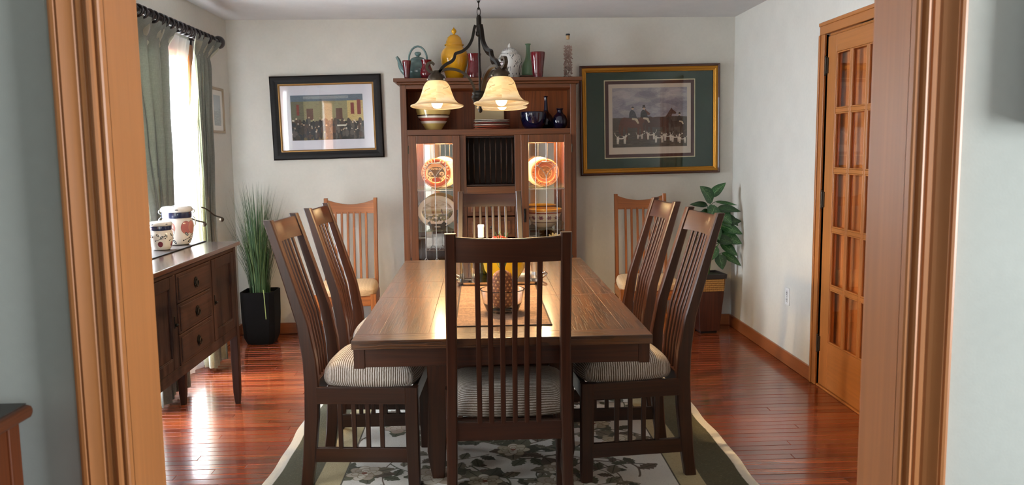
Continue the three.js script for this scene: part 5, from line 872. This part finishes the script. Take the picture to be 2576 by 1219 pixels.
// ================================================================== PLANTS
{
  const p = thing('potted_grass', 'tall artificial grass in a black square pot by the back wall', 'plant', [-1.685, 0.0006, -6.16]);
  const pot = loft([[0, 0.095, 0.03], [0.05, 0.115, 0.035], [0.20, 0.124, 0.035], [0.40, 0.126, 0.03], [0.40, 0.118, 0.028], [0.37, 0.116, 0.028]].map(([y, r, c]) => rectRing(-r, r, -r, r, y, c)), 0.6);
  part('pot', pot, M('#0c0c0e', { roughness: 0.9, specularIntensity: 0.4, bumpMap: speck, bumpScale: 0.001 }), p);
  part('soil', cyl(0.108, 0.108, 0.02, 0, 0.365, 0, 24), M('#2b2019', { roughness: 1 }), p);
  const blades = (n, hue) => { const pos = []; for (let i = 0; i < n; i++) { const a = rnd() * 2 * PI, r0 = 0.075 * Math.sqrt(rnd()), H = rr(0.45, 0.93) * (i % 5 ? 1 : 0.75), lean = rr(0.02, 0.24) * (0.4 + r0 * 8), w = rr(0.0016, 0.0032), b = a + rr(-0.5, 0.5), nx = -Math.sin(b), nz = Math.cos(b); let prev; for (let k = 0; k <= 7; k++) { const t = k / 7, d = r0 + lean * t ** 1.7, ww = w * (1 - t ** 2.2), y = 0.37 + H * (t - 0.06 * t * t), c = [Math.cos(a) * r0 + Math.cos(b) * (d - r0), y, Math.sin(a) * r0 + Math.sin(b) * (d - r0)]; c[0] = Math.max(c[0], -0.225); c[2] = Math.max(c[2], -0.255); const cur = [[c[0] - nx * ww, y, c[2] - nz * ww], [c[0] + nx * ww, y, c[2] + nz * ww]]; if (prev) pos.push(...prev[0], ...prev[1], ...cur[1], ...prev[0], ...cur[1], ...cur[0]); prev = cur; } }
    const g = new THREE.BufferGeometry(); g.setAttribute('position', new THREE.Float32BufferAttribute(pos, 3)); g.computeVertexNormals(); const m = part('grass_blades', g, M(hue, { roughness: 0.6, side: THREE.DoubleSide, transmission: 0.2 }), p); m.userData.kind = 'stuff'; };
  blades(230, '#3a5a31'); blades(170, '#2a4a27'); blades(90, '#647a4a');
  const bent = sheet((u, t) => { const x = 0.05 + 0.03 * t + (u - 0.5) * 0.006, y = 0.40 + 0.05 * Math.sin(t * PI) - 0.19 * t * t, z = 0.09 + 0.085 * Math.sqrt(t); return [x, y, z]; }, 1, 12); part('bent_blade', bent, M('#8a9a5a', { roughness: 0.6, side: THREE.DoubleSide }), p);

  // leafy plant in a tapered wooden planter
  const q = thing('leafy_plant', 'variegated artificial leafy plant in a tapered wooden planter, back right corner', 'plant', [1.742, 0.0006, -6.20], 0.10);
  const pw = wood('#5a2c1c', 0.5);
  part('planter', loft([[0.02, 0.080], [0.33, 0.104], [0.33, 0.100]].map(([y, r]) => rectRing(-r, r, -r, r, y, 0.004))), pw, q);
  part('planter_foot', bx(0.13, 0.02, 0.13, 0, 0.010, 0), mat.black, q);
  const wv = part('woven_band', loft([[0.331, 0.102], [0.43, 0.109]].map(([y, r]) => rectRing(-r, r, -r, r, y, 0.004))), M('#7a4f26', { roughness: 0.7 }), q);
  const cells = []; for (let side = 0; side < 4; side++) for (let i = 0; i < 12; i++) for (let j = 0; j < 6; j++) cells.push(bx(0.0155, 0.0125, 0.005, -0.0985 + (i + 0.5) * 0.0164, 0.341 + j * 0.0158, 0.1055 + j * 0.0011 + ((i + j) % 2) * 0.0015, 0.002).rotateY(side * PI / 2));
  const wc = part('wicker_strands', cells, M('#b98a4a', { roughness: 0.6 }), wv); wc.userData.kind = 'stuff';
  part('rim', loft([[0.431, 0.117], [0.465, 0.120], [0.465, 0.104], [0.445, 0.102]].map(([y, r]) => rectRing(-r, r, -r, r, y, 0.003))), M('#2a2322', { roughness: 0.5 }), q);
  part('moss', cyl(0.10, 0.10, 0.02, 0, 0.445, 0, 20), M('#2c3320', { roughness: 1 }), q);
  const leafTex = canvasTex(256, 256, (c, W, H) => { c.fillStyle = '#28552b'; c.fillRect(0, 0, W, H); for (let i = 0; i < 420; i++) { c.fillStyle = ['#7fae62', '#a9c98a', '#3f7a3c', '#5f9450'][i % 4]; const y = rnd() * H, x = 128 + (rnd() + rnd() - 1) * 95; c.save(); c.translate(x, y); c.rotate(x < 128 ? 0.9 : -0.9); c.fillRect(0, 0, rr(2, 12), rr(1, 4)); c.restore(); } c.strokeStyle = '#9cc084'; c.lineWidth = 5; c.beginPath(); c.moveTo(128, 0); c.lineTo(128, 256); c.stroke(); c.strokeStyle = 'rgba(30,66,34,0.8)'; c.lineWidth = 2; for (let i = 0; i < 14; i++) for (const s of [-1, 1]) { c.beginPath(); c.moveTo(128, 250 - i * 19); c.quadraticCurveTo(128 + s * 50, 232 - i * 19, 128 + s * 112, 196 - i * 19); c.stroke(); } });
  const lm = [M('#ffffff', { map: leafTex, roughness: 0.4, side: THREE.DoubleSide, transmission: 0.12, clearcoat: 0.3 }), M('#9fb79a', { map: leafTex, roughness: 0.45, side: THREE.DoubleSide, transmission: 0.1, clearcoat: 0.3 })];
  // [base x, base y, tip x, tip y, depth at base, depth at tip, breadth], seen from the front
  const L = [[6, 487, 40, 455, 0.0, 0.03, 0.055], [10, 500, -26, 463, 0.02, 0.06, 0.085], [-2, 508, -50, 505, 0.01, 0.05, 0.035], [12, 508, -6, 545, 0.05, 0.10, 0.075], [18, 500, 66, 508, 0.02, 0.06, 0.02], [20, 517, 72, 524, 0.04, 0.08, 0.05], [20, 522, 48, 552, 0.06, 0.11, 0.07], [-6, 535, -50, 527, 0.04, 0.08, 0.035], [28, 552, 74, 550, 0.05, 0.09, 0.06], [26, 560, 74, 580, 0.06, 0.11, 0.06], [30, 585, 72, 604, 0.06, 0.12, 0.075], [12, 592, 50, 604, 0.08, 0.12, 0.06], [26, 604, 62, 634, 0.07, 0.12, 0.065], [34, 632, 76, 662, 0.05, 0.09, 0.05], [22, 634, 26, 668, 0.08, 0.12, 0.065], [44, 536, 72, 560, 0.02, 0.06, 0.05], [20, 540, 46, 560, 0.07, 0.12, 0.06], [-10, 556, -48, 570, 0.04, 0.08, 0.05], [-6, 590, -46, 602, 0.05, 0.09, 0.045], [0, 560, 14, 592, 0.09, 0.13, 0.07], [-4, 520, -34, 546, 0.06, 0.10, 0.06], [8, 575, -18, 606, 0.09, 0.13, 0.06], [14, 612, -8, 646, 0.09, 0.12, 0.055], [40, 515, 60, 540, -0.02, 0.0, 0.05], [30, 575, 62, 596, 0.0, 0.03, 0.06], [-24, 540, -62, 556, 0.0, 0.02, 0.03]];
  const LX = (px) => px * 0.00296, LY = (py) => 0.47 + (683 - py) * 0.00298;
  const unit = [0.25, 0.75].map((d) => sheet((u, t) => { const s = u * 2 - 1, w = Math.pow(Math.sin(PI * Math.min(1, t ** 0.72 * 0.985 + 0.012)), 0.85); return [s * 0.5 * w, t, 0.10 * d * Math.sin(t * PI) + Math.abs(s) * w * 0.07 + 0.012 * Math.sin(t * 13) * Math.abs(s), u, t]; }, 8, 12));
  for (const [i, [bx0, by, tx, ty, bz, tz, br]] of L.entries()) {
    const A = V3(LX(bx0), LY(by), bz), B = V3(LX(tx), LY(ty), tz), Yv = B.clone().sub(A), len = Yv.length(); Yv.normalize();
    const N = V3(rr(-0.35, 0.35), 0.45 + rr(-0.2, 0.3), 1); const Xv = Yv.clone().cross(N).normalize(), Zv = Xv.clone().cross(Yv);
    const m = part('leaf', unit[i % 2], lm[i % 3 === 2 ? 1 : 0], q); m.matrixAutoUpdate = true;
    m.quaternion.setFromRotationMatrix(new THREE.Matrix4().makeBasis(Xv, Yv, Zv)); part('petiole', tube([[A.x * 0.22, A.y - 0.05, bz * 0.5], [A.x * 0.6, A.y - 0.012, bz * 0.8], A.toArray()], 0.0024, 10, 5), lm[1], q);
    m.position.copy(A); m.scale.set(br * 1.4, len * 1.12, 0.13);
  }
  const sm = M('#5f8a4a', { roughness: 0.5 });
  for (const [x, y, z] of [[0.02, 0.95, 0], [-0.05, 0.93, 0.02], [0.06, 0.9, 0.04], [0.03, 0.67, 0.1], [0.1, 0.72, 0.03], [-0.1, 0.8, 0.03], [0, 0.8, 0.09]]) part('stem', tube([[x * 0.15, 0.45, z * 0.15], [x * 0.4, lerp(0.45, y, 0.55), z * 0.4], [x, y, z]], 0.0042, 20, 6), sm, q);
}

// ================================================================== ON THE TABLE
{
  const y = TT + 0.0006;
  const cloth = dataTex(256, 256, (u, v) => { const a = pn(u * 6, v * 110, 6, 110, 51), b = pn(u * 120, v * 30, 120, 30, 52); const k = 0.55 + 0.28 * a + 0.17 * b; return [k * 0.62, k * 0.47, k * 0.36]; }, true, [2, 2]);
  const run = thing('table_runner', 'woven brown table runner with dark edge down the middle of the table', 'runner', [0.078, y, -3.85]);
  part('runner_cloth', inMetres(M('#ffffff', { map: cloth, roughness: 0.95 })) && bx(0.375, 0.003, 1.52, 0, 0.0015, 0, 0.001), inMetres(M('#ffffff', { map: cloth, roughness: 0.95 }), 0), run);
  const edge = M('#33241b', { roughness: 0.9 });
  part('runner_border', [bx(0.007, 0.0036, 1.52, -0.186, 0.0018, 0, 0.001), bx(0.007, 0.0036, 1.52, 0.186, 0.0018, 0, 0.001), bx(0.379, 0.0036, 0.007, 0, 0.0018, 0.758, 0.001), bx(0.379, 0.0036, 0.007, 0, 0.0018, -0.758, 0.001)], edge, run);
  const ry = y + 0.0042;

  // pineapple in a clear glass bowl
  const gb = thing('glass_bowl', 'clear glass bowl around the pineapple on the near part of the runner', 'bowl', [0.082, ry, -3.36]);
  part('bowl_body', lathe([[0.0001, 0], [0.058, 0], [0.068, 0.006], [0.082, 0.04], [0.092, 0.092], [0.095, 0.095], [0.0915, 0.0965], [0.088, 0.092], [0.078, 0.042], [0.063, 0.010], [0.0001, 0.006]], 56), mat.clear, gb);
  const pa = thing('pineapple', 'whole ripe pineapple standing in the clear glass bowl', 'fruit', [0.083, ry + 0.0068, -3.36]);
  const core = smoothProfile([[0.0001, 0.001], [0.03, 0.001], [0.041, 0.02], [0.045, 0.06], [0.044, 0.11], [0.036, 0.15], [0.018, 0.166], [0.0001, 0.168]], 30);
  part('flesh', lathe(core, 28), M('#7a4420', { roughness: 0.7 }), pa);
  const eyeG = new THREE.ConeGeometry(0.0115, 0.008, 4, 1).rotateX(PI / 2), skin = [M('#b9733a', { roughness: 0.5 }), M('#a5632c', { roughness: 0.55 }), M('#c88a4c', { roughness: 0.5 })];
  const rAt = (q) => { for (let i = 0; i + 1 < core.length; i++) if (q >= core[i][1] && q <= core[i + 1][1]) return lerp(core[i][0], core[i + 1][0], (q - core[i][1]) / Math.max(1e-6, core[i + 1][1] - core[i][1])); return 0.03; };
  for (let r = 0; r < 11; r++) { const yy = 0.014 + r * 0.0135, R = rAt(yy), n = 13; for (let i = 0; i < n; i++) { const a = (i + (r % 2) * 0.5) / n * 2 * PI; if (Math.cos(a) < -0.35) continue; const m = part('pineapple_eye', eyeG, skin[(i + r) % 3], pa); m.position.set(Math.sin(a) * R, yy, Math.cos(a) * R); m.rotation.y = a; m.scale.setScalar(R / 0.045 * 0.98); } }
  const leafM = M('#5d7f3a', { roughness: 0.5, side: THREE.DoubleSide }), cl = sheet((u, t) => { const s = u * 2 - 1, w = 0.011 * (1 - t ** 1.6); return [s * w, 0.15 * t, -0.05 * t * t - Math.abs(s) * 0.004]; }, 4, 8);
  for (let i = 0; i < 26; i++) { const m = part('crown_leaf', cl, leafM, pa); m.rotation.order = 'YXZ'; m.rotation.y = i * 2.4; m.rotation.x = 0.75 - i * 0.026; m.position.y = 0.158 + i * 0.0008; m.scale.setScalar(0.62 + 0.014 * i); }

  // silver tray with handles
  const tr = thing('serving_tray', 'silver serving tray with handles behind the pineapple bowl', 'tray', [0.085, ry, -4.17]);
  part('tray_plate', loft([[0, 0.19, 0.13], [0.002, 0.205, 0.145], [0.016, 0.213, 0.153], [0.016, 0.209, 0.149], [0.005, 0.20, 0.14]].map(([h, a, b]) => rectRing(-a, a, -b, b, h, 0.03)), 0.4), mat.silver, tr);
  for (const s of [-1, 1]) part('handle', tube([[s * 0.208, 0.013, -0.05], [s * 0.235, 0.03, -0.046], [s * 0.247, 0.034, 0], [s * 0.235, 0.03, 0.046], [s * 0.208, 0.013, 0.05]], 0.0065, 28, 8), mat.silver, tr);
  const ty = ry + 0.0056;
  const gl = (x, z, r, h, label, square) => { const o = thing('drinking_glass', label, 'glass', [x, ty, z]); part('glass_body', square ? loft([[0, r * 0.92], [0.004, r], [h, r], [h, r - 0.004], [0.022, r - 0.005], [0.020, r * 0.5]].map(([q, w]) => rectRing(-w, w, -w, w, q, w * 0.3)), 0.6) : lathe([[0.0001, 0], [r * 0.85, 0], [r, h], [r - 0.003, h], [r * 0.82, 0.014], [0.0001, 0.012]], 36), mat.clear, o); return o; };
  gl(-0.078, -4.09, 0.034, 0.135, 'square clear glass decanter on the left end of the tray', true);
  gl(0.258, -4.10, 0.026, 0.12, 'clear round tumbler on the right end of the tray', false);
  // wine bottle with white capsule
  const wb = thing('wine_bottle', 'dark wine bottle with white capsule rising behind the near chair', 'bottle', [-0.004, ty, -4.25]);
  wb.scale.y = 0.955;
  part('bottle_body', lathe(smoothProfile([[0.0001, 0], [0.034, 0], [0.037, 0.006], [0.037, 0.15], [0.034, 0.18], [0.018, 0.205], [0.0135, 0.222], [0.0132, 0.25], [0.013, 0.28], [0.008, 0.29], [0.0001, 0.29]], 60), 32), M('#0f140d', { roughness: 0.08, clearcoat: 0.5 }), wb);
  part('capsule', lathe([[0.0150, 0.222], [0.0158, 0.223], [0.0158, 0.276], [0.0170, 0.278], [0.0170, 0.287], [0.0155, 0.2925], [0.0001, 0.2925]], 28), M('#dfe2ea', { roughness: 0.35 }), wb, 'white foil capsule');
  part('paper_label', cyl(0.0374, 0.0374, 0.07, 0, 0.075, 0, 32), M('#d8d2c0', { roughness: 0.8 }), wb);
  // yellow bowl heaped with fruit
  const yb = solo('fruit_bowl', lathe([[0.0001, 0], [0.06, 0], [0.068, 0.006], [0.102, 0.06], [0.113, 0.115], [0.117, 0.118], [0.112, 0.120], [0.107, 0.115], [0.094, 0.062], [0.06, 0.014], [0.0001, 0.010]], 48), M('#d9b50c', { roughness: 0.2, clearcoat: 0.6 }), 'bright yellow bowl holding fruit on the tray', 'bowl'); yb.position.set(0.112, ty, -4.125);
  const fr = (name, x, yy, z, r, sy, col, label, extra) => { const o = thing(name, label, 'fruit', [x, ty + yy, z]); const N = 5, g = new THREE.SphereGeometry(1, 30, 20), p = g.attributes.position; for (let i = 0; i < p.count; i++) { const a = Math.atan2(p.getZ(i), p.getX(i)), k = 1 + (extra ? 0.07 * Math.cos(a * N) : 0), yv = p.getY(i), dip = Math.max(0, yv - 0.6) * 0.5; p.setXYZ(i, p.getX(i) * r * k, (yv - dip * 0.8) * r * sy, p.getZ(i) * r * k); } g.computeVertexNormals(); part('skin', g, col, o); part('stalk', tube([[0, r * sy * 0.78, 0], [0.002, r * sy + 0.006, 0], [0.006, r * sy + 0.016, 0]], 0.003, 8, 6), M('#4f6a2e', { roughness: 0.7 }), o); return o; };
  const gm = (c) => M(c, { roughness: 0.22, clearcoat: 0.6, clearcoatRoughness: 0.1 });
  fr('green_pepper', 0.048, 0.120, -4.095, 0.042, 0.95, gm('#2f7d54'), 'blue-green bell pepper at the left of the yellow bowl', true);
  fr('green_pepper', 0.165, 0.122, -4.095, 0.044, 0.95, gm('#2b5a33'), 'dark green bell pepper at the right of the yellow bowl', true);
  fr('lemon', 0.108, 0.122, -4.055, 0.028, 1.0, gm('#cfd21c'), 'yellow-green lemon at the front of the yellow bowl', false);
  fr('red_tomato', 0.088, 0.200, -4.135, 0.046, 0.82, gm('#b3261b'), 'red ribbed tomato on top of the heaped fruit', true);
}

// ================================================================== IN THE CAMERA'S ROOM
{
  // corner of a cabinet against the doorway wall, bottom left
  const c = thing('low_cabinet', 'corner of an orange-brown cabinet with dark top at the bottom left edge', 'cabinet', [-0.869, -0.036, -1.11]);
  const ow = wood('#7d3d16', 0.5), top = M('#39332e', { roughness: 0.45 });
  part('cabinet_top', [bounds(-0.42, 0.166, 1.062, 1.084, -0.155, 0.50, 0.009)], wood('#6b3a20', 0.4), c);
  part('top_panel', bounds(-0.415, 0.156, 1.0835, 1.0855, -0.15, 0.49, 0.0008), top, c, 'dark inlaid top surface');
  part('cabinet_body', bounds(-0.41, 0.142, 0.06, 1.062, -0.14, 0.46), ow, c); part('corner_post', bounds(0.120, 0.146, 0.0365, 1.062, -0.145, -0.115), ow, c);
  // unseen framed picture past the right edge, placed so its shadow reaches into view
  const p = thing('unseen_picture', 'unseen thick framed picture on the doorway wall, shading the upper right edge', 'picture', [1.10, 1.77, ZN + 0.001]);
  part('frame', mitred(0.40, 0.62, [[0, 0], [0, 0.045], [0.01, 0.05], [0.035, 0.046], [0.04, 0.01]]), wood('#2e211a', 0.4), p);
  part('canvas', plainBox(-0.165, 0.165, -0.275, 0.275, 0.006, 0.012), M('#6d6a5e', { roughness: 0.9 }), p);
}

renderer.render(scene, camera);
